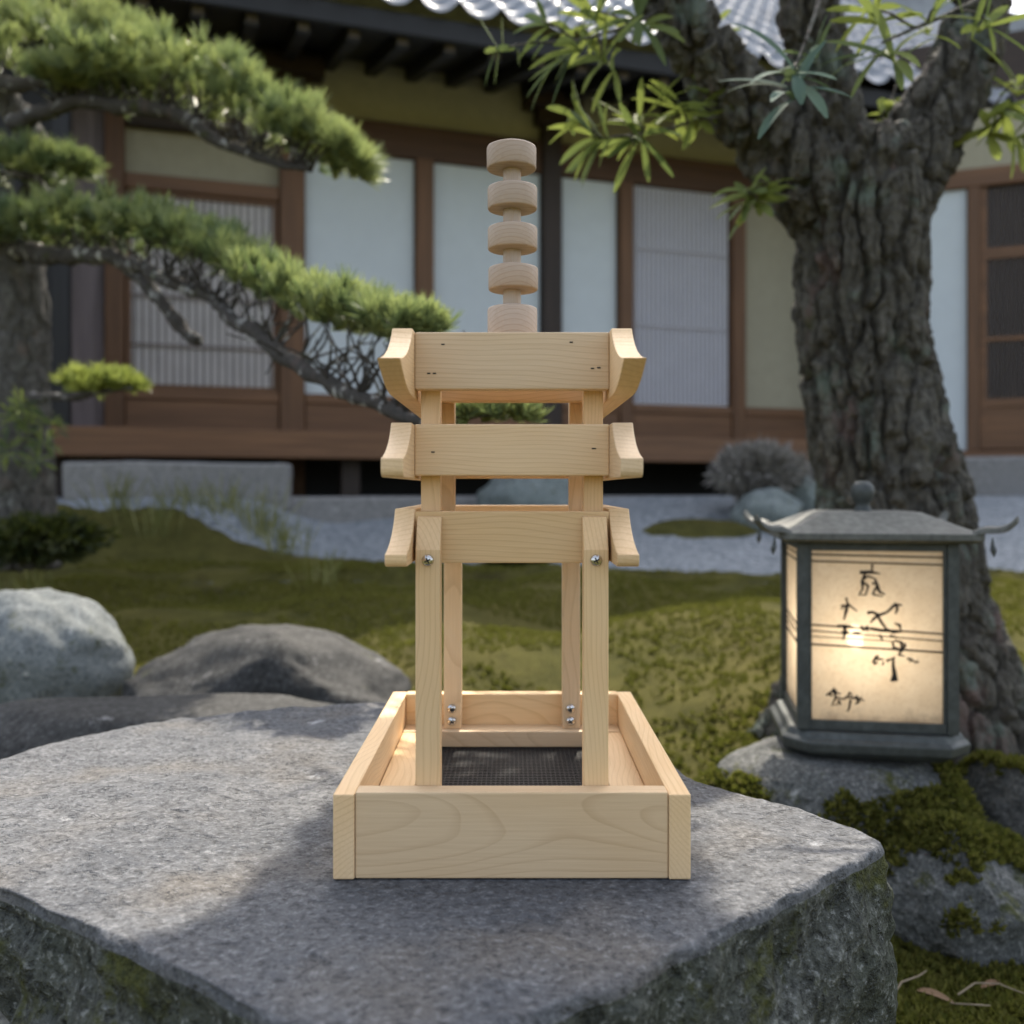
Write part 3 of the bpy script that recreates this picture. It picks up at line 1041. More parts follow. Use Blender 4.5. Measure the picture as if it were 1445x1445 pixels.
# right wing, a thing of its own beyond the tree
wg = empty('entrance_wing', (at(1300, 690, 7.30).x, 7.30, 0), R(-22))
tag(wg, 'side wing of the house right of the trunk with white wall and lattice door', 'house wing')


def wgx(px):
    # distance along the wing wall for a pixel column
    u = (px - HX) / FPX
    x0, y0 = wg.location.x, wg.location.y
    c, s = math.cos(R(-22)), math.sin(R(-22))
    return (u * y0 - x0) / (c - u * s)


def gbox(name, a, b, y0, y1, z0, z1, mat, bev=0.006, parent=None):
    m = MB()
    m.box(wgx(a), wgx(b), y0, y1, z0, z1)
    return m.build(name, mat, parent or wg, bevel=bev, segs=1)


gbox('white_wall', 1262, 1364, 0.0, 0.1, 1.04, 3.00, M['white'], 0)
gbox('post', 1365, 1382, -0.05, 0.06, 1.04, 3.00, M['oldwoodZ'])
gbox('beam', 1262, 1640, -0.04, 0.09, 3.003, 3.14, M['oldwoodX'])
gbox('plaster_wall', 1262, 1640, 0.01, 0.1, 3.143, 3.60, M['plaster'], 0)
dr = gbox('lattice_door', 1383, 1560, 0.03, 0.05, 1.05, 3.00, M['lattback'])
m = MB()
x0, x1 = wgx(1383), wgx(1560)
for k in range(26):
    x = x0 + 0.03 + (x1 - x0 - 0.06) * (k + 0.5) / 26
    m.box(x - 0.011, x + 0.011, 0.002, 0.0285, 1.42, 2.99)
m.build('lattice', M['darkwoodZ'], dr)
m = MB()
for z0, z1 in ((1.05, 1.17), (2.46, 2.54), (1.36, 1.42), (1.85, 1.88)):
    m.box(x0, x1, -0.012, 0.001, z0, z1)
m.box(x0, x1, 0.0, 0.029, 1.17, 1.358)
m.box(x0 - 0.001, x0 + 0.045, -0.0125, 0.0285, 1.05, 3.0)
m.box(x1 - 0.045, x1 + 0.001, -0.0125, 0.0285, 1.05, 3.0)
m.build('frame', M['oldwoodX'], dr)
gbox('sill', 1262, 1640, -0.06, 0.09, 0.98, 1.037, M['oldwoodX'])
gbox('light_block_wall', 1200, 1800, 0.4, 0.5, 0.3, 4.3, M['darkwoodX'], 0)  # unseen, added to keep sun from leaking through the wing
gbox('plinth', 1262, 1700, -0.5, 0.2, 0.35, 0.977, M['terrace'], 0.02)

m = MB()
for i in range(40):
    t0, t1 = i / 40, (i + 1) / 40
c_, s_ = math.cos(A), math.sin(A)
m.box(-1.95, 3.4, -1.42, -1.02, 0.2, 0.705)
tr = m.build('stone_terrace', M['terrace'], None, bevel=0.02)
tr.location = (0, 7.25, 0)
tr.rotation_euler = (0, 0, A)
tag(tr, 'pale grey stone terrace strip along the foot of the veranda', 'terrace', kind='structure')


# ------------------------------------------------------------------- trees
def remesh(mb_, vox, smooth_it=0):
    me = mb_.mesh('tmp')
    o = bpy.data.objects.new('tmp', me)
    COL.objects.link(o)
    md = o.modifiers.new('r', 'REMESH')
    md.mode = 'VOXEL'
    md.voxel_size = vox
    if smooth_it:
        sd = o.modifiers.new('s', 'SMOOTH')
        sd.factor = 0.5
        sd.iterations = smooth_it
    dg = bpy.context.evaluated_depsgraph_get()
    me2 = bpy.data.meshes.new_from_object(o.evaluated_get(dg))
    bpy.data.objects.remove(o)
    return me2


def barkify(me, cx, cz, deep, fine, gate=None):
    ns = [v.normal.copy() for v in me.vertices]
    for v, n in zip(me.vertices, ns):
        p = v.co
        wq = Vector((p.x * cx, p.y * cx, p.z * cz))
        wq += 0.42 * Vector((noise.noise(p * cx * 0.5), noise.noise(p * cx * 0.5 + Vector((9, 0, 0))), noise.noise(p * cz * 0.9 + Vector((0, 9, 0)))))
        wq += 0.10 * Vector((noise.noise(p * 42), noise.noise(p * 42 + Vector((3, 0, 0))), noise.noise(p * 30 + Vector((0, 3, 0)))))
        d, _ = noise.voronoi(wq)
        e = d[1] - d[0]
        h = sm(0.03, 0.19, e) - 0.8
        wq2 = wq * 2.1 + Vector((4, 4, 4))
        d2, _ = noise.voronoi(wq2)
        h2 = sm(0.0, 0.16, d2[1] - d2[0]) - 0.75
        g = 1.0
        v.co = p + n * (deep * h * g + deep * 0.22 * h2 + fine * noise.noise(p * 75) + fine * noise.noise(p * 28) + deep * 0.2 * noise.noise(p * 5) + deep * 0.35 * noise.noise(Vector((p.x * 38, p.y * 38, p.z * 14))))
    me.polygons.foreach_set('use_smooth', [True] * len(me.polygons))
    me.update()
    return me


TY = 2.42
K = TY / FPX
gt = empty('garden_tree', (at(1262, 1040, TY).x, TY, 0.12))
tag(gt, 'big tree with dark furrowed bark forking into three limbs behind the lantern', 'tree')


def loc(p):
    return Vector(p) - gt.location


def resamp(pts, rad, k=5):
    P, Q = [], []
    n = len(pts)
    for i in range(n - 1):
        p0, p1, p2, p3 = pts[max(i - 1, 0)], pts[i], pts[i + 1], pts[min(i + 2, n - 1)]
        for j in range(k):
            t = j / k
            P.append(0.5 * ((2 * p1) + (p2 - p0) * t + (2 * p0 - 5 * p1 + 4 * p2 - p3) * t * t + (3 * p1 - p0 - 3 * p2 + p3) * t ** 3))
            Q.append(rad[i] * (1 - t) + rad[i + 1] * t)
    P.append(pts[-1])
    Q.append(rad[-1])
    return P, Q


m = MB()
tr_ = [(1275, 1150, 210), (1272, 1060, 186), (1270, 980, 168), (1262, 880, 146), (1260, 790, 128), (1258, 700, 110), (1238, 600, 101), (1218, 490, 96),
       (1214, 390, 95), (1214, 310, 98), (1208, 240, 100), (1205, 200, 80)]
P, Q = resamp([loc(at(a, b, TY)) for a, b, r in tr_], [r * K * (0.90 if b < 900 else 1) for a, b, r in tr_])
m.tube(P, Q, 40)
for limb in ([(1205, 330, 84, 0), (1150, 262, 74, -.02), (1085, 190, 62, -.05), (1020, 110, 53, -.10), (955, 15, 47, -.16), (890, -90, 42, -.2), (800, -220, 34, -.25), (690, -330, 24, -.3)],
             [(1200, 320, 80, 0), (1180, 220, 58, -.04), (1160, 120, 50, -.05), (1140, 10, 48, -.05), (1125, -120, 42, -.05), (1100, -330, 30, 0)],
             [(1228, 320, 84, 0), (1280, 232, 72, .02), (1328, 150, 60, .03), (1365, 65, 54, .03), (1392, -40, 50, .03), (1440, -200, 42, .0), (1500, -380, 30, 0)]):
    P, Q = resamp([loc(at(a, b, TY + d)) for a, b, r, d in limb], [r * K * 0.82 for a, b, r, d in limb])
    m.tube(P, Q, 32)
for root in ([(1190, 930, 60), (1140, 990, 46), (1095, 1045, 34), (1030, 1110, 22)], [(1330, 900, 70), (1390, 985, 56), (1440, 1050, 42), (1500, 1120, 26)]):
    P, Q = resamp([loc(at(a, b, TY - 0.04)) for a, b, r in root], [r * K for a, b, r in root])
    m.tube(P, Q, 24)
me = remesh(m, 0.0042, 4)
barkify(me, 16.5, 3.4, 0.030, 0.0035)
me.name = 'trunk'
trunk = grow('trunk', me, M['bark'], gt)


def leaf(mb_, p, d, n, L, W, droop, tint, seg=6):
    """one long narrow leaf: d direction, n upper side, bending down along its length"""
    s = d.cross(n).normalized()
    vs = []
    q = p.copy()
    dd = d.normalized()
    for i in range(seg + 1):
        t = i / seg
        wdt = W * (0.28 + 0.72 * math.sin(math.pi * 0.5 * min(1, t * 1.45))) * (1 - t ** 6 * 0.75)
        if i == seg: wdt = W * 0.22
        fold = n * wdt * 0.28
        vs += [q - s * wdt + fold, q, q + s * wdt + fold]
        dd = (dd + Vector((0, 0, -droop / seg)) + Vector((random.uniform(-.03, .03),) * 3)).normalized()
        q = q + dd * (L / seg)
    fs = []
    for i in range(seg):
        a = i * 3
        fs += [(a, a + 1, a + 4, a + 3), (a + 1, a + 2, a + 5, a + 4)]
    mb_.add(vs, fs, tint)


def rosette(mb_, p, ax, nleaf, L, W, spread=(35, 100), droop=0.5, tint=(0, 1), stem=0.05, seg=6):
    ax = ax.normalized()
    a = ax.cross(Vector((0.3, 0.2, 0.9))).normalized()
    b = a.cross(ax)
    for k in range(nleaf):
        ph = 2.4 * k + random.uniform(-0.3, 0.3)
        th = R(random.uniform(*spread))
        rd = a * math.cos(ph) + b * math.sin(ph)
        d = ax * math.cos(th) + rd * math.sin(th)
        n = ax * math.sin(th) - rd * math.cos(th)
        if n.length < 0.1: n = ax
        leaf(mb_, p - ax * stem * random.random(), d, n.normalized(), L * random.uniform(0.65, 1.15), W * random.uniform(0.8, 1.2), droop * random.uniform(0.3, 1.4),
             random.uniform(*tint), seg)


def spray(path, heads, mat, twig_r=0.004, tint=(0.1, 1.0)):
    """a twig with rosettes of long leaves; heads: (px, py, Y, count, length px, width px, axis)"""
    tw = MB()
    P, Q = resamp([loc(at(*p)) for p in path], [twig_r * (1.5 - 0.9 * i / (len(path) - 1)) for i in range(len(path))], 4)
    tw.tube(P, Q, 7)
    lf = MB()
    for (px, py, Y, n, L, W, ax, dr_, tn) in heads:
        p = loc(at(px, py, Y))
        near = min(P, key=lambda q: (q - p).length)
        if (near - p).length > 0.01:
            mid = (near + p) / 2 + Vector((0, 0, 0.008))
            tw.tube([near, mid, p], [twig_r * 0.8, twig_r * 0.65, twig_r * 0.5], 6)
        rosette(lf, p, Vector(ax), int(n * 1.45), L * Y / FPX, W * 0.80 * Y / FPX, droop=dr_, tint=tn)
    t = tw.build('twig', M['bark'], gt, smooth=True)
    lf.build('leaves', mat, t, smooth=True, fix=False)


# nearest sharp rosette in front of the middle limb
spray([(1165, -40, 2.2), (1150, 20, 1.95), (1122, 95, 1.72)], [(1122, 98, 1.66, 11, 104, 10.5, (-.1, -.45, 0.75), 0.75, (0.0, .7)), (1140, 60, 1.8, 5, 68, 7.8, (-.5, -.1, 0.8), 0.3, (.6, 1))], M['leaf_cool'])
spray([(1440, -40, 2.1), (1370, 5, 1.95), (1290, 40, 1.85), (1245, 60, 1.8)],
      [(1250, 58, 1.80, 9, 92, 7.8, (-.4, -.3, 0.6), 0.7, (0.1, .9)), (1320, 10, 1.85, 7, 87, 7.8, (.1, -.4, 0.7), .5, (.1, .9)), (1395, 30, 1.9, 7, 92, 7.8, (.5, -.3, 0.5), .5, (.1, .8)), (1225, 10, 1.9, 7, 82, 7.8, (-.3, .2, .6), .4, (.4, 1))], M['leaf'])
spray([(985, -30, 2.3), (920, 20, 2.2), (860, 45, 2.12), (800, 60, 2.05)],
      [(800, 62, 2.05, 9, 102, 7.3, (-.8, -.2, .3), .6, (0, .8)), (850, 82, 2.1, 9, 73, 7.8, (-.2, -.2, .1), .8, (.6, 1)), (765, 30, 2.1, 8, 82, 6.7, (-.7, 0, .5), .5, (0, .7)), (900, 25, 2.15, 9, 73, 7.8, (-.1, -.5, .2), .8, (.2, .8)),
       (835, 15, 2.2, 9, 68, 7.3, (-.3, .2, .8), .4, (.4, 1)), (700, 70, 2.1, 5, 58, 5.6, (-.9, -.1, -.1), .3, (0, .6))], M['leaf'])
spray([(1090, 175, 2.38), (1010, 165, 2.3), (930, 185, 2.2), (850, 195, 2.15)],
      [(835, 195, 2.14, 10, 87, 8.4, (-.85, -.2, -.05), .6, (0, 1)), (900, 165, 2.18, 10, 76, 8.4, (-.2, -.2, .7), .5, (.5, 1)), (955, 140, 2.22, 9, 68, 9.0, (0, -.1, .9), .5, (.6, 1)), (895, 205, 2.15, 7, 73, 7.8, (-.4, -.3, -.5), .5, (0, .6)),
       (985, 180, 2.28, 6, 47, 9.0, (.2, -.2, -.6), .5, (.6, 1)), (800, 160, 2.15, 7, 58, 6.7, (-.8, 0, .4), .5, (.3, 1)), (1000, 130, 2.3, 6, 53, 9.0, (.4, .0, .7), .5, (.6, 1))], M['leaf'])
spray([(1150, 290, 2.36), (1100, 275, 2.28), (1055, 272, 2.22)],
      [(1050, 270, 2.22, 10, 60, 8.4, (-.5, -.3, .5), .7, (.3, 1)), (1085, 255, 2.25, 7, 47, 9.0, (0, -.2, .8), .6, (.6, 1)), (1070, 285, 2.2, 6, 47, 9.0, (.2, -.3, -.5), .5, (.5, 1))], M['leaf'])
spray([(1335, 165, 2.45), (1390, 150, 2.4), (1435, 160, 2.35), (1480, 175, 2.3)],
      [(1420, 165, 2.35, 9, 63, 9.0, (.1, -.2, -.6), .5, (.7, 1)), (1440, 110, 2.4, 8, 60, 9.0, (.1, -.1, .6), .5, (.6, 1)), (1395, 190, 2.35, 5, 48, 9.0, (-.1, -.3, -.7), .3, (.7, 1)), (1450, 200, 2.3, 7, 58, 9.0, (.3, -.3, -.3), .4, (.6, 1))], M['leaf'])
spray([(1240, 165, 2.5), (1255, 150, 2.5), (1265, 120, 2.52)], [(1262, 140, 2.5, 7, 39, 9.0, (0, -.1, .8), .5, (.8, 1)), (1250, 160, 2.5, 5, 33, 9.0, (-.2, -.2, .5), .5, (.8, 1))], M['leaf'])
spray([(1000, 30, 2.5), (985, 60, 2.55)], [(1010, 30, 2.55, 5, 39, 7.8, (0, 0, 1), .4, (.7, 1))], M['leaf'])

# unseen leaves added above the frame along the sun's rays to shade the feeder
rc = random.Random(5)
cr = MB()
tw = MB()
for i in range(1760):
    t = rc.random()
    # shade over the area round the feeder
    ty = rc.uniform(0.34, 0.98)
    tgt = Vector((rc.uniform(-0.165 - 0.10 * (1.04 - ty), 0.13), ty, 0.42)) if i < 1700 else Vector((rc.uniform(0.45, 1.6), rc.uniform(1.0, 2.6), 0.3))
    h = rc.uniform(2.35, 3.1)
    p = tgt + SUN * ((h - tgt.z) / SUN.z)
    if p.y > 1.0 and CAMZ + p.y * 0.53 > p.z - 0.12: p.z = CAMZ + p.y * 0.53 + 0.14
    random.seed(i)
    rosette(cr, loc(p), Vector((rc.uniform(-.5, .5), rc.uniform(-.5, .5), rc.uniform(-.2, 1))), 12, 0.048, 0.009, (20, 100), 0.5, (0, 1), 0.05, 3)
random.seed(3)
cw = tw
cr.build('added_shade_leaves', M['leaf'], gt, smooth=True, fix=False)

# ------------------------------------------------------------------ the pine
PY = 3.7
pt = empty('cloud_pruned_pine', (at(28, 720, PY).x, PY, at(28, 760, PY).z))
tag(pt, 'cloud pruned pine at the left with long drooping branches and flat green needle pads', 'pine tree')


def ploc(p):
    return Vector(p) - pt.location


m = MB()
tp = [(20, 800, 62), (24, 730, 52), (30, 650, 42), (30, 560, 38), (34, 460, 34), (30, 370, 32), (40, 300, 25), (60, 240, 21), (30, 170, 20), (-20, 110, 19), (-60, 40, 16)]
P, Q = resamp([ploc(at(a, b, PY)) for a, b, r in tp], [r * PY / FPX for a, b, r in tp])
m.tube(P, Q, 24)
me = remesh(m, 0.012, 2)
barkify(me, 16, 6, 0.014, 0.004)
me.name = 'trunk'
grow('trunk', me, M['pinetrunk'], pt)


def branch(pts, name='branch', wob=0.012, n=9):
    m = MB()
    P, Q = resamp([ploc(at(a, b, Y)) for a, b, Y, r in pts], [r * Y / FPX for a, b, Y, r in pts], 7)
    P = [p + Vector((noise.noise(p * 9), noise.noise(p * 9 + Vector((5, 0, 0))), noise.noise(p * 9 + Vector((0, 5, 0))))) * wob for p in P]
    Q = [q * (1 + 0.35 * noise.noise(p * 22)) for p, q in zip(P, Q)]
    m.tube(P, Q, n)
    return m, P


def twigs(m, P, rnd, n, up, r=0.004):
    for _ in range(n):
        p = rnd.choice(P)
        q = p.copy()
        d = Vector((rnd.uniform(-0.6, 1), rnd.uniform(-0.6, .6), rnd.uniform(0.2, 1.2))).normalized()
        pts = [q.copy()]
        for k in range(4):
            q = q + d * up / 4
            d = (d + Vector((rnd.uniform(-.5, .5), rnd.uniform(-.5, .5), rnd.uniform(-.4, .5)))).normalized()
            pts.append(q.copy())
        m.tube(pts, [r, r * .85, r * .7, r * .55, r * .35], 5)


def pad(spine, ntuft, needle, mat, rnd, tint=(0, 1), nn=28, width=0.0019, parent=None):
    """spine: (px, py, Y, up px, down px, half depth m)"""
    m = MB()
    for _ in range(int(ntuft * 0.72)):
        t = rnd.random() * (len(spine) - 1)
        i = min(int(t), len(spine) - 2)
        f = t - i
        a = [spine[i][k] * (1 - f) + spine[i + 1][k] * f for k in range(6)]
        ang = rnd.uniform(-1, 1)
        c = at(a[0], a[1], a[2])
        up = a[3] * a[2] / FPX * 0.92
        dn = a[4] * a[2] / FPX * 0.45
        lump = 0.76 + 0.48 * noise.noise((c.x * 6 + 3, ang * 1.5, c.z * 2)) + 0.34 * noise.noise((c.x * 14, ang * 4, 2))
        rr = rnd.random() ** 0.42
        th = rnd.uniform(0, math.pi)
        oy = math.cos(th) * a[5] * rr * lump
        if rnd.random() < 0.82:
            oz = math.sin(th) * up * rr * lump
        else:
            oz = -math.sin(th) * dn * rr
        p = c + Vector((rnd.gauss(0, 0.012), oy, oz))
        ax = Vector((rnd.gauss(0, .35) + 0.15, oy / max(a[5], .01) * 0.7 + rnd.gauss(0, .3), 0.55 + 0.6 * max(0, oz / max(up, .01)) + rnd.gauss(0, .2))).normalized()
        p = ploc(p)
        tn = min(1, max(0, rnd.uniform(*tint) * 0.85 + 0.15 * (0.5 + noise.noise((c.x * 4, oy * 4, 7)))))
        u = ax.cross(Vector((0.2, 0.9, 0.1))).normalized()
        v = ax.cross(u)
        for k in range(nn):
            ph = k * 2.4 + rnd.random()
            sp = rnd.uniform(0.1, 0.8)
            d = (ax + (u * math.cos(ph) + v * math.sin(ph)) * sp).normalized()
            L = needle * rnd.uniform(0.6, 1.1)
            s = d.cross(Vector((rnd.uniform(-1, 1), rnd.uniform(-1, 1), rnd.uniform(-1, 1)))).normalized() * width
            b0 = p + d * 0.004
            m.add([b0 - s, b0 + s, b0 + d * L * 0.7 + s * 0.8, b0 + d * L, b0 + d * L * 0.7 - s * 0.8], [(0, 1, 2, 3, 4)], min(1, max(0, tn + rnd.uniform(-.12, .12))))
    return m.build('needle_pad', mat, parent or pt, fix=False)


rp = random.Random(77)
# top left pad
m, P = branch([(-40, 100, 3.6, 14), (20, 120, 3.5, 11), (90, 110, 3.45, 8), (170, 95, 3.4, 5)])
twigs(m, P, rp, 60, 0.14)
b = m.build('branch', M['pinebark'], pt, smooth=True)
pad([(-90, 85, 3.5, 75, 25, .30), (0, 80, 3.45, 72, 30, .30), (100, 70, 3.4, 55, 20, .26), (195, 72, 3.4, 45, 12, .18), (215, 78, 3.4, 14, 5, .06)], 560, 0.085, M['needle'], rp, (0.25, 1), parent=b)
# great arching pad
m, P = branch([(20, 175, 3.6, 12), (60, 160, 3.45, 11), (110, 145, 3.35, 10), (190, 150, 3.25, 11), (260, 165, 3.2, 10), (310, 200, 3.15, 8), (370, 225, 3.1, 6), (440, 240, 3.0, 4)])
twigs(m, P[8:], rp, 130, 0.15, 0.0045)
b = m.build('branch', M['pinebark'], pt, smooth=True)
pad([(60, 120, 3.35, 15, 8, .12), (120, 120, 3.3, 55, 12, .26), (210, 122, 3.25, 68, 20, .32), (310, 140, 3.2, 72, 35, .32), (400, 190, 3.1, 68, 45, .28), (470, 228, 3.05, 58, 35, .22), (515, 245, 3.0, 22, 14, .08)], 1080, 0.078, M['needle'], rp, (0.15, 1), parent=b)
# small left pad
m, P = branch([(58, 300, 3.65, 10), (60, 270, 3.6, 9), (40, 250, 3.5, 6), (0, 245, 3.45, 4)])
b = m.build('branch', M['pinebark'], pt, smooth=True)
pad([(-80, 240, 3.5, 40, 20, .22), (0, 240, 3.5, 40, 20, .22), (70, 240, 3.5, 36, 16, .18), (120, 245, 3.5, 16, 8, .08)], 300, 0.078, M['needle'], rp, (0.0, .8), parent=b)
# long low branch coming towards the camera
m, P = branch([(20, 350, 3.6, 15), (80, 362, 3.4, 13), (140, 360, 3.2, 11), (215, 385, 3.0, 9), (290, 420, 2.75, 9), (350, 465, 2.5, 11), (420, 512, 2.25, 12), (490, 552, 2.05, 11), (560, 582, 1.9, 10), (620, 592, 1.82, 8), (700, 585, 1.78, 5)], wob=0.016)
twigs(m, P[20:], rp, 95, 0.16, 0.0042)
twigs(m, P[8:30], rp, 60, 0.13, 0.004)
b = m.build('branch', M['pinebark'], pt, smooth=True)
m2, P2 = branch([(150, 362, 3.2, 8), (190, 385, 3.1, 10), (230, 430, 3.0, 10), (262, 470, 2.95, 9), (282, 482, 2.92, 7)], wob=0.008)
m2.build('branch_stub', M['pinebark'], pt, smooth=True)
pad([(-80, 335, 3.6, 38, 15, .28), (0, 335, 3.5, 32, 18, .28), (100, 335, 3.3, 42, 20, .30), (190, 335, 3.1, 44, 24, .30), (270, 355, 2.9, 48, 25, .28), (345, 392, 2.7, 55, 25, .25)], 900, 0.07, M['needle'], rp, (0.0, .75), parent=b)
pad([(330, 392, 2.7, 50, 25, .24), (400, 425, 2.45, 54, 25, .22), (460, 448, 2.2, 52, 25, .19), (520, 462, 2.05, 46, 22, .16), (575, 473, 1.9, 30, 14, .11), (608, 474, 1.85, 14, 7, .05)], 850, 0.055, M['needle'], rp, (0.1, .95), parent=b, width=0.0015)
pad([(625, 592, 1.82, 18, 10, .06), (670, 590, 1.80, 26, 12, .08), (715, 590, 1.78, 22, 10, .07), (745, 592, 1.77, 10, 6, .04)], 150, 0.046, M['needle'], rp, (0.2, 1), parent=b, width=0.0018)
# little bright pad low on the trunk
m, P = branch([(40, 560, 3.6, 8), (80, 560, 3.4, 6), (130, 555, 3.3, 4), (185, 550, 3.25, 3)])
b = m.build('branch', M['pinebark'], pt, smooth=True)
pad([(95, 550, 3.35, 14, 8, .08), (115, 550, 3.3, 26, 14, .13), (145, 548, 3.3, 28, 15, .13), (175, 548, 3.3, 20, 12, .10), (192, 550, 3.3, 6, 4, .04)], 220, 0.05, M['needle_y'], rp, (0, 1), parent=b)


# ------------------------------------------------------------- small plants
def leaf_ball(name, c, rad, n, L, W, mat, label, cat, seed, base=None, upb=0.3):
    rnd = random.Random(seed)
    o = empty(name, base or (c.x, c.y, c.z - rad[2]))
    tag(o, label, cat)
    m = MB()
    st = MB()
    c0 = Vector((0, 0, 0.0))
    cc = Vector(c) - o.location
    for i in range(n):
        d = Vector((rnd.gauss(0, 1), rnd.gauss(0, 1), rnd.gauss(0, 1) + upb)).normalized()
        k = rnd.uniform(0.55, 1.0) * (0.85 + 0.3 * noise.noise(d * 2.3 + Vector((seed, 0, 0))))
        p = cc + Vector((d.x * rad[0], d.y * rad[1], d.z * rad[2])) * k
        dd = (d + Vector((rnd.gauss(0, .5), rnd.gauss(0, .5), rnd.gauss(0, .4)))).normalized()
        nrm = dd.cross(Vector((rnd.uniform(-1, 1), rnd.uniform(-1, 1), rnd.uniform(-1, 1)))).normalized()
        s = dd.cross(nrm).normalized() * W
        l_ = L * rnd.uniform(0.6, 1.2)
        m.add([p, p + dd * l_ * .45 + s, p + dd * l_, p + dd * l_ * .45 - s], [(0, 1, 2, 3)], rnd.random())
        if i % max(1, n // 12) == 0:
            st.tube([c0, (c0 + p) * .5 + Vector((0, 0, .02)), p], [.004, .003, .0015], 5)
    m.build('foliage', mat, o, fix=False)
    st.build('stem', M['pinebark'], o)
    return o


c = at(1072, 668, 5.55)
leaf_ball('clipped_bush', c, (0.29, 0.24, 0.17), 4200, 0.075, 0.006, M['shrub_grey'], 'rounded grey twiggy bush above the bluish rocks beside the tree', 'bush', 3)
c = at(60, 762, 3.45)
leaf_ball('dark_shrub', c, (0.24, 0.2, 0.085), 2200, 0.045, 0.010, M['shrub_dark'], 'low dark shrub round the foot of the pine', 'shrub', 4)
c = at(728, 800, 4.55)
leaf_ball('dark_shrub', c, (0.17, 0.13, 0.10), 1500, 0.05, 0.012, M['shrub_dark'], 'small dark shrub at the gravel edge seen between the feeder legs', 'shrub', 6)
rs_ = random.Random(8)
m = MB()
for (px, py) in ((18, 590), (40, 605), (60, 625), (52, 650), (12, 640), (70, 600), (30, 575)):
    p = ploc(at(px, py, 3.46))
    for k in range(34):
        d = Vector((rs_.gauss(0, 1), rs_.gauss(-.3, .7), rs_.gauss(0.4, .8))).normalized()
        leaf(m, p + d * rs_.uniform(0, .04), d, Vector((rs_.gauss(0, 1), -1, 1)).normalized(), rs_.uniform(.03, .06), .005, .3, rs_.random(), 3)
m.build('side_shoots', M['leaf'], pt, fix=False)


def grass_tuft(px, py, Y, n, h, seed, label):
    rnd = random.Random(seed)
    p = at(px, py, Y)
    p.z = ground(p.x, p.y)
    m = MB()
    for _ in range(n):
        b0 = Vector((rnd.gauss(0, .05), rnd.gauss(0, .05), -0.01))
        d = Vector((rnd.gauss(0, .25), rnd.gauss(0, .25), 1)).normalized()
        leaf(m, b0, d, Vector((rnd.gauss(0, 1), -1, .2)).normalized(), h * rnd.uniform(.5, 1.1), 0.0035, rnd.uniform(.1, .9), rnd.random())
    o = m.build('grass_tuft', M['grass'], fix=False)
    o.location = p
    tag(o, label, 'grass')


grass_tuft(365, 770, 4.9, 60, 0.34, 1, 'pale wispy grass at the edge of the gravel left of the feeder')
grass_tuft(222, 760, 4.7, 34, 0.26, 2, 'wispy grass on the moss behind the pale boulder')
grass_tuft(52, 790, 3.9, 24, 0.2, 3, 'thin grass stalks below the pine trunk')
grass_tuft(448, 840, 4.2, 22, 0.16, 4, 'few thin grass blades on the moss by the dark boulder')

for k, (px, py, Y, n, h, lab) in enumerate(((165, 745, 4.85, 34, .24, 'wispy grass between the dark shrub and the stepping stone'), (265, 735, 5.0, 44, .26, 'pale grass in front of the middle of the stepping stone'),
                                            (318, 742, 4.95, 40, .30, 'pale grass clump before the right end of the stepping stone'), (405, 790, 4.7, 40, .22, 'short pale grass where moss meets gravel left of the feeder'))):
    grass_tuft(px, py, Y, n, h, 20 + k, lab)


# moss tufts, uncounted: near ground right and over the rocks
mt = MB()
rm = random.Random(9)


def tuft(p, n, r, lo=0.0, hi=0.85):
    tn = rm.random()
    for k in range(6):
        d = Vector((rm.gauss(0, .6) + n.x, rm.gauss(0, .6) + n.y, rm.gauss(0, .4) + n.z * 1.1)).normalized()
        s = d.cross(Vector((rm.uniform(-1, 1), rm.uniform(-1, 1), rm.uniform(-1, 1)))).normalized() * r * 0.32
        L = r * rm.uniform(0.7, 1.6)
        mt.add([p, p + d * L * .5 + s, p + d * L, p + d * L * .5 - s], [(0, 1, 2, 3)], min(1, max(0, lo + (hi - lo) * (tn * .7 + .3 * rm.random()))))


for _ in range(26000):
    Y = rm.uniform(1.05, 2.8)
    u = rm.uniform(0.13, 0.57)
    X = u * Y
    if rm.random() > sm(0.13, 0.30, u) * sm(2.75, 2.1, Y): continue
    tuft(Vector((X, Y, ground(X, Y) - 0.002)), Vector((0, 0, 1)), rm.uniform(.007, .015), 0.0, 0.85)
for _ in range(34000):
    Y = 2.0 + 2.6 * math.sqrt(rm.random())
    X = rm.uniform(-0.52, 0.58) * Y
    if noise.noise((X * 2.6, Y * 3.6, 6)) + 0.4 * noise.noise((X * 9, Y * 11, 3)) < -0.28: continue
    k = 0.5 + 0.5 * noise.noise((X * 3.7, Y * 5.1, 1))
    tuft(Vector((X, Y, ground(X, Y) - 0.003)), Vector((0, 0, 1)), rm.uniform(.007, .015), 0.3 + 0.45 * k, 0.75 + 0.4 * k)
tag(mt.build('moss_tufts', M['mosstuft'], fix=False), 'fine green moss tufts covering the ground', 'moss', kind='stuff')


def rock_moss(o, thr, n, rmin, rmax, seed, cond=lambda p: True):
    global mt
    mt = MB()
    polys = [p for p in o.data.polygons if p.normal.z > 0.02]
    rr = random.Random(seed)
    for _ in range(n):
        p = rr.choice(polys)
        c_ = p.center
        w_ = c_ + o.location
        if noise.noise(w_ * 7) + 0.35 * p.normal.z < thr or not cond(w_): continue
        tuft(c_ + Vector((rr.uniform(-.006, .006), rr.uniform(-.006, .006), 0)), p.normal, rr.uniform(rmin, rmax))
    q = mt.build('moss', M['mosstuft'], o, fix=False)
    q['kind'] = 'stuff'


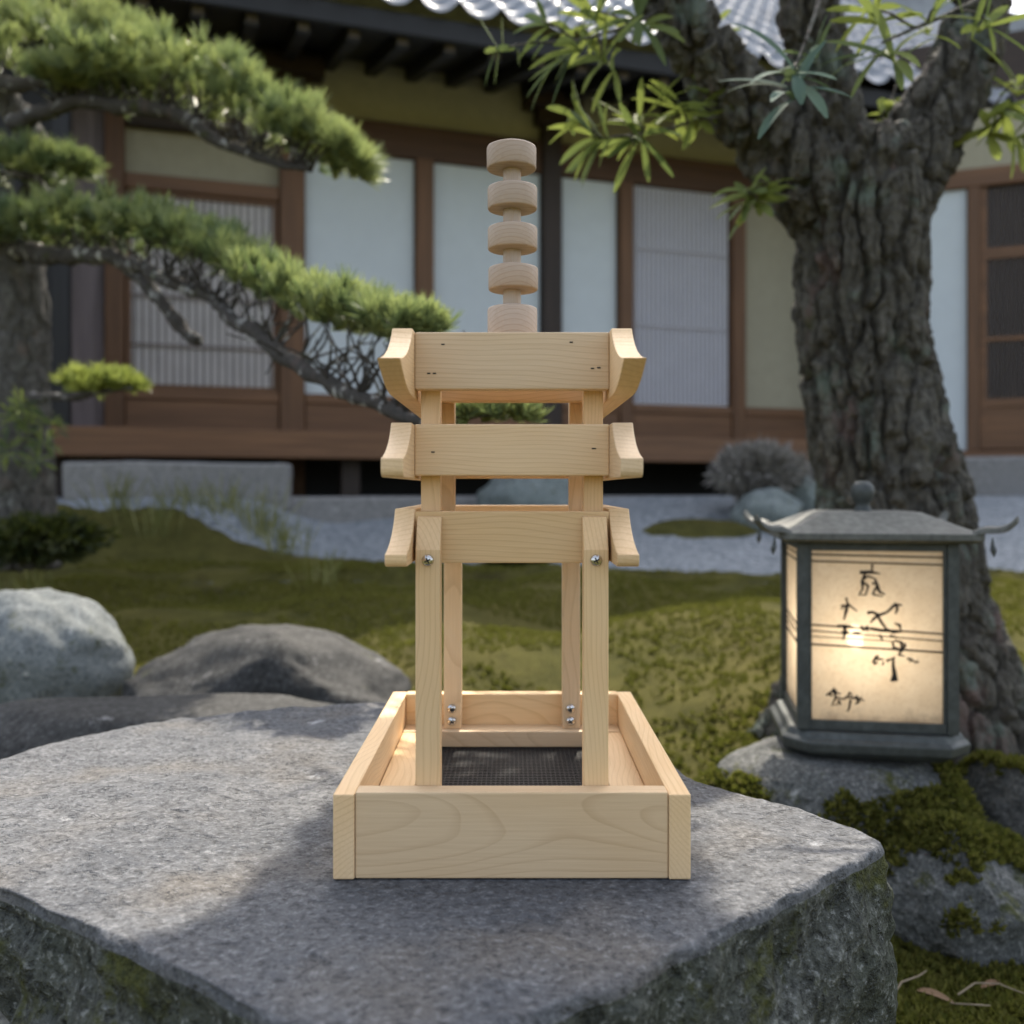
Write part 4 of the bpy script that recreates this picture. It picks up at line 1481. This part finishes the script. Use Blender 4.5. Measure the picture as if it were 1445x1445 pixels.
rock_moss(lr, 0.10, 9000, .007, .014, 1, lambda p: p.z < 0.215 or p.x > 0.78)
rock_moss(lr2, 0.12, 7000, .007, .014, 2)
rock_moss(lr3, 0.05, 7000, .008, .015, 3)


def fallen(px, py, Y, L, rz, label, curl=.6):
    p = at(px, py, Y)
    p.z = ground(p.x, p.y) + 0.012
    m = MB()
    d = Vector((math.cos(rz), math.sin(rz), .25))
    leaf(m, Vector((0, 0, 0)), d, Vector((0, -.3, 1)).normalized(), L, L * .13, curl, rm.random())
    o = m.build('fallen_leaf', M['deadleaf'], fix=False)
    o.location = p
    tag(o, label, 'leaf')


fallen(1385, 1385, 1.42, .05, 0.5, 'dry curled leaf on the moss in the bottom right corner')
fallen(1345, 1425, 1.38, .055, 2.4, 'dry pinkish leaf on the moss beside the slab corner at the bottom edge')
fallen(1008, 1062, 2.2, .06, 2.0, 'dry stalk like leaf on the moss left of the lantern rock')


def fallen_twig(px, py, Y, pts, label):
    p = at(px, py, Y)
    p.z = ground(p.x, p.y) + 0.012
    m = MB()
    m.tube([Vector(q) for q in pts], [0.0015, 0.0014, 0.0012, 0.0009, 0.0005][:len(pts)], 6)
    o = m.build('fallen_twig', M['twig'])
    o.location = p
    tag(o, label, 'twig')


fallen_twig(1400, 1415, 1.40, [(-.05, 0, 0), (-.02, .01, .012), (.01, 0, .016), (.035, -.012, .01), (.05, -.03, .012)], 'pale curved twig on the moss in the bottom right corner')
fallen_twig(1375, 1432, 1.37, [(-.03, .01, 0), (-.03, -.01, .01), (-.01, -.02, .014), (.015, -.015, .01)], 'short hooked dry twig at the bottom edge right of the slab')
fallen_twig(1290, 1412, 1.40, [(-.03, 0, 0), (-.01, .02, .008), (.02, .03, .012), (.04, .05, .01)], 'thin dry twig beside the right corner of the slab')

# ------------------------------------------------------------------ lantern
LY = 1.885
ln = empty('garden_lantern', (at(1217, 690, LY).x, LY, 0.256), R(-9.5))
ln.scale = (0.965, 0.965, 0.985)
tag(ln, 'lit square paper lantern with dark metal frame and curled roof corners on the boulder', 'lantern')


def ring_plate(levels, ch):
    """stack of squares with cut corners: (half, z)"""
    m = MB()
    vs, fs = [], []
    for hw, z in levels:
        c_ = ch * hw
        vs += [(hw, -hw + c_, z), (hw, hw - c_, z), (hw - c_, hw, z), (-hw + c_, hw, z), (-hw, hw - c_, z), (-hw, -hw + c_, z), (-hw + c_, -hw, z), (hw - c_, -hw, z)]
    k = len(levels)
    for i in range(k - 1):
        for j in range(8):
            j2 = (j + 1) % 8
            fs.append((i * 8 + j, i * 8 + j2, (i + 1) * 8 + j2, (i + 1) * 8 + j))
    fs.append(tuple(reversed(range(8))))
    fs.append(tuple((k - 1) * 8 + j for j in range(8)))
    m.add(vs, fs)
    return m


HB, Z0, Z1 = 0.146, 0.050, 0.402
ring_plate([(0.118, -0.004), (0.150, 0.0), (0.170, 0.014), (0.172, 0.032), (0.163, 0.038), (0.157, 0.049)], 0.26).build('base', M['lampmetal'], ln, bevel=0.003)
pw = 0.021
for sx in (-1, 1):
    for sy in (-1, 1):
        m = MB()
        cx, cy = sx * (HB - pw / 2), sy * (HB - pw / 2)
        m.box(cx - pw / 2, cx + pw / 2, cy - pw / 2, cy + pw / 2, Z0, Z1)
        m.build('post', M['lampmetal'], ln, bevel=0.002)
IN = HB - pw
for k in range(4):
    ang = k * math.pi / 2
    Rm = Matrix.Rotation(ang, 4, 'Z')

    def rot_build(mb_, name, mat, parent, bev=0.0):
        mb_.v = [Rm @ Vector(p) for p in mb_.v]
        return mb_.build(name, mat, parent, bevel=bev, fix=bool(bev))
    # k = 0 is the front
    m = MB()
    yp = -HB + 0.011
    m.add([(-IN, yp, Z0 + .016), (IN, yp, Z0 + .016), (IN, yp, Z1 - .012), (-IN, yp, Z1 - .012)], [(0, 1, 2, 3)])
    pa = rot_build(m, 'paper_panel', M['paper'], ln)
    m = MB()
    yf = -HB + 0.004
    m.box(-IN, IN, yf, yf + 0.014, Z0 + .0005, Z0 + 0.0185)
    m.box(-IN, IN, yf, yf + 0.014, Z1 - 0.016, Z1 - .0005)
    m.box(-IN, -IN + .006, yf + .001, yf + 0.013, Z0 + .0185, Z1 - 0.016)
    m.box(IN - .006, IN, yf + .001, yf + 0.013, Z0 + .0185, Z1 - 0.016)
    rot_build(m, 'panel_frame', M['lampmetal'], ln, 0.001)
    # thin bars across the paper
    W2, H2 = 2 * IN, Z1 - Z0 - 0.028
    zt = Z1 - 0.012

    def pp(x, y):
        """point on the paper from the enlarged photograph of the front panel"""
        return Vector((-IN + (x - 218) / 600.0 * W2, yp - 0.0012, zt - (y - 372) / 880.0 * H2))

    bars = [((218, 403), (820, 413), 1.1), ((218, 437), (820, 450), 1.1), ((218, 762), (820, 796), 1.2), ((218, 792), (820, 832), .9), ((218, 822), (600, 838), .7), ((218, 862), (820, 888), 1.3)]
    m = MB()
    for a, b_, wd in bars:
        m.tube([pp(*a) + Vector((0, -0.001, 0)), pp(*b_) + Vector((0, -0.001, 0))], 0.0015 * wd, 5)
    rot_build(m, 'bars', M['ink'], pa)
    if k == 0:
        strokes = [[(445, 492), (490, 490), (535, 497)], [(500, 450), (497, 497)], [(468, 500), (455, 540), (458, 575), (440, 610)], [(455, 540), (482, 560), (470, 606), (448, 606)],
                   [(512, 528), (522, 558), (500, 602)], [(520, 558), (532, 590), (555, 602)], [(498, 545), (530, 555)], [(500, 602), (545, 612)], [(480, 510), (515, 525)], [(465, 520), (480, 512)],
                   [(385, 622), (393, 655), (360, 682)], [(393, 655), (434, 690)], [(393, 650), (385, 690), (376, 735)], [(362, 663), (405, 660)], [(345, 768), (380, 765), (418, 771)], [(376, 768), (382, 800), (370, 838)],
                   [(365, 800), (395, 795)],
                   [(450, 766), (482, 788)], [(482, 764), (454, 790)], [(415, 800), (450, 798)],
                   [(478, 697), (500, 692), (530, 708), (565, 690), (600, 650), (628, 655)], [(605, 648), (608, 675), (600, 700)], [(525, 705), (505, 728), (490, 748)], [(520, 705), (540, 745), (560, 775), (590, 792), (625, 787), (618, 755), (595, 745)],
                   [(490, 775), (545, 785), (600, 790)], [(530, 805), (545, 835)], [(575, 810), (620, 820)],
                   [(588, 840), (592, 868), (620, 880), (648, 858)], [(596, 832), (626, 842), (628, 880), (615, 905), (640, 912)], [(612, 880), (632, 888)], [(640, 845), (640, 875)],
                   [(500, 948), (520, 915), (530, 912)], [(520, 930), (548, 928)], [(545, 960), (548, 938)], [(505, 955), (525, 945)], [(560, 938), (600, 920)], [(650, 922), (668, 925), (690, 945)], [(668, 925), (662, 940)], [(690, 932), (700, 942)],
                   [(296, 1122), (318, 1105), (332, 1088), (345, 1108), (362, 1112)], [(330, 1095), (340, 1130), (322, 1172), (350, 1165)], [(340, 1130), (372, 1138), (392, 1125), (402, 1102), (412, 1120)], [(395, 1128), (432, 1132), (466, 1142)],
                   [(430, 1118), (440, 1150), (425, 1162)], [(350, 1145), (362, 1168)], [(310, 1112), (325, 1125)], [(405, 1140), (398, 1185), (390, 1200)], [(440, 1135), (455, 1125)]]
        rs = random.Random(2)
        groups = [strokes[0:10], strokes[10:17], strokes[17:20], strokes[20:27], strokes[27:31], strokes[31:36], strokes[36:39], strokes[39:]]
        for gi, gset in enumerate(groups):
            m = MB()
            for st in gset:
                pts = [pp(*q) for q in st]
                rr = [0.0027 * rs.uniform(0.65, 1.25) for _ in pts]
                rr[-1] *= 0.5
                m.tube(pts, rr, 6)
            if gi == 5:
                m.tube([pp(592, 915), pp(590, 960), pp(596, 1000), pp(600, 1038)], [.0018, .0034, .0044, .0052], 6)
                m.tube([pp(596, 990), pp(582, 1040)], [.002, .003], 6)
            m.v = [Vector((p.x, yp - 0.0016 + (p.y - (yp - 0.0012)) * 0.25, p.z)) for p in m.v]
            m.build('brush_writing', M['ink'], pa, fix=False)

# low hipped roof with a flat crown
RH = 0.182
lvl = [(RH - .012, 0.4025), (RH, 0.408), (RH, 0.420), (0.150, 0.432), (0.118, 0.446), (0.098, 0.455), (0.088, 0.458)]
rfm = ring_plate(lvl, 0.04)
rl = rfm.build('roof', M['lamproof'], ln, bevel=0.0015)
m = MB()
m.lathe([(0.020, 0.455), (0.016, 0.462), (0.013, 0.472), (0.0175, 0.478), (0.0225, 0.488), (0.0235, 0.497), (0.021, 0.508), (0.013, 0.516), (0.002, 0.5185)], 24)
m.build('finial', M['lampmetal'], rl, smooth=True)
for sx in (-1, 1):
    for sy in (-1, 1):
        d = Vector((sx, sy * 0.62, 0)).normalized() if sy < 0 else Vector((sx, sy, 0)).normalized()
        c0 = Vector((sx * (RH - 0.020), sy * (RH - 0.020), 0.416))
        m = MB()
        pts = [c0 + d * (0.078 * t) + Vector((0, 0, 0.010 * t + 0.024 * t * t + 0.006 * math.sin(t * 6))) for t in [i / 9 for i in range(10)]]
        sd = Vector((-d.y, d.x, 0))
        vs, fs = [], []
        for i, p in enumerate(pts):
            t = i / 9
            wd = 0.017 * (1 - 0.45 * t)
            th = 0.0065 * (1 - 0.2 * t)
            vs += [p - sd * wd + Vector((0, 0, -th)), p + sd * wd + Vector((0, 0, -th)), p + sd * wd * .8 + Vector((0, 0, th * .6)), p + Vector((0, 0, th * 1.3)), p - sd * wd * .8 + Vector((0, 0, th * .6))]
        for i in range(9):
            for j in range(5):
                j2 = (j + 1) % 5
                fs.append((i * 5 + j, i * 5 + j2, (i + 1) * 5 + j2, (i + 1) * 5 + j))
        fs += [(4, 3, 2, 1, 0), tuple(45 + j for j in range(5))]
        m.add(vs, fs)
        cn = m.build('curled_corner', M['lamproof'], rl, bevel=0.001, segs=1)
        m = MB()
        q = c0 + d * 0.036 + Vector((0, 0, -0.002))
        m.tube([q, q + Vector((0, 0, -0.012)), q + Vector((0.002 * sx, 0, -0.022)), q + Vector((0.003 * sx, 0, -0.034))], [0.0012, 0.003, 0.0058, 0.0008], 7)
        m.build('drop', M['lampmetal'], cn if False else rl)
m = MB()
m.lathe([(0.001, -0.021), (0.009, -0.019), (0.015, -0.011), (0.0165, 0.0), (0.014, 0.010), (0.009, 0.020), (0.006, 0.028)], 20, (-0.018, -0.022, 0.205))
m.build('bulb', M['bulb'], ln, smooth=True)
m = MB()
m.lathe([(0.008, 0.0), (0.008, 0.130)], 12, (-0.018, -0.022, 0.0495))
m.build('bulb_holder', M['lampmetal'], ln)
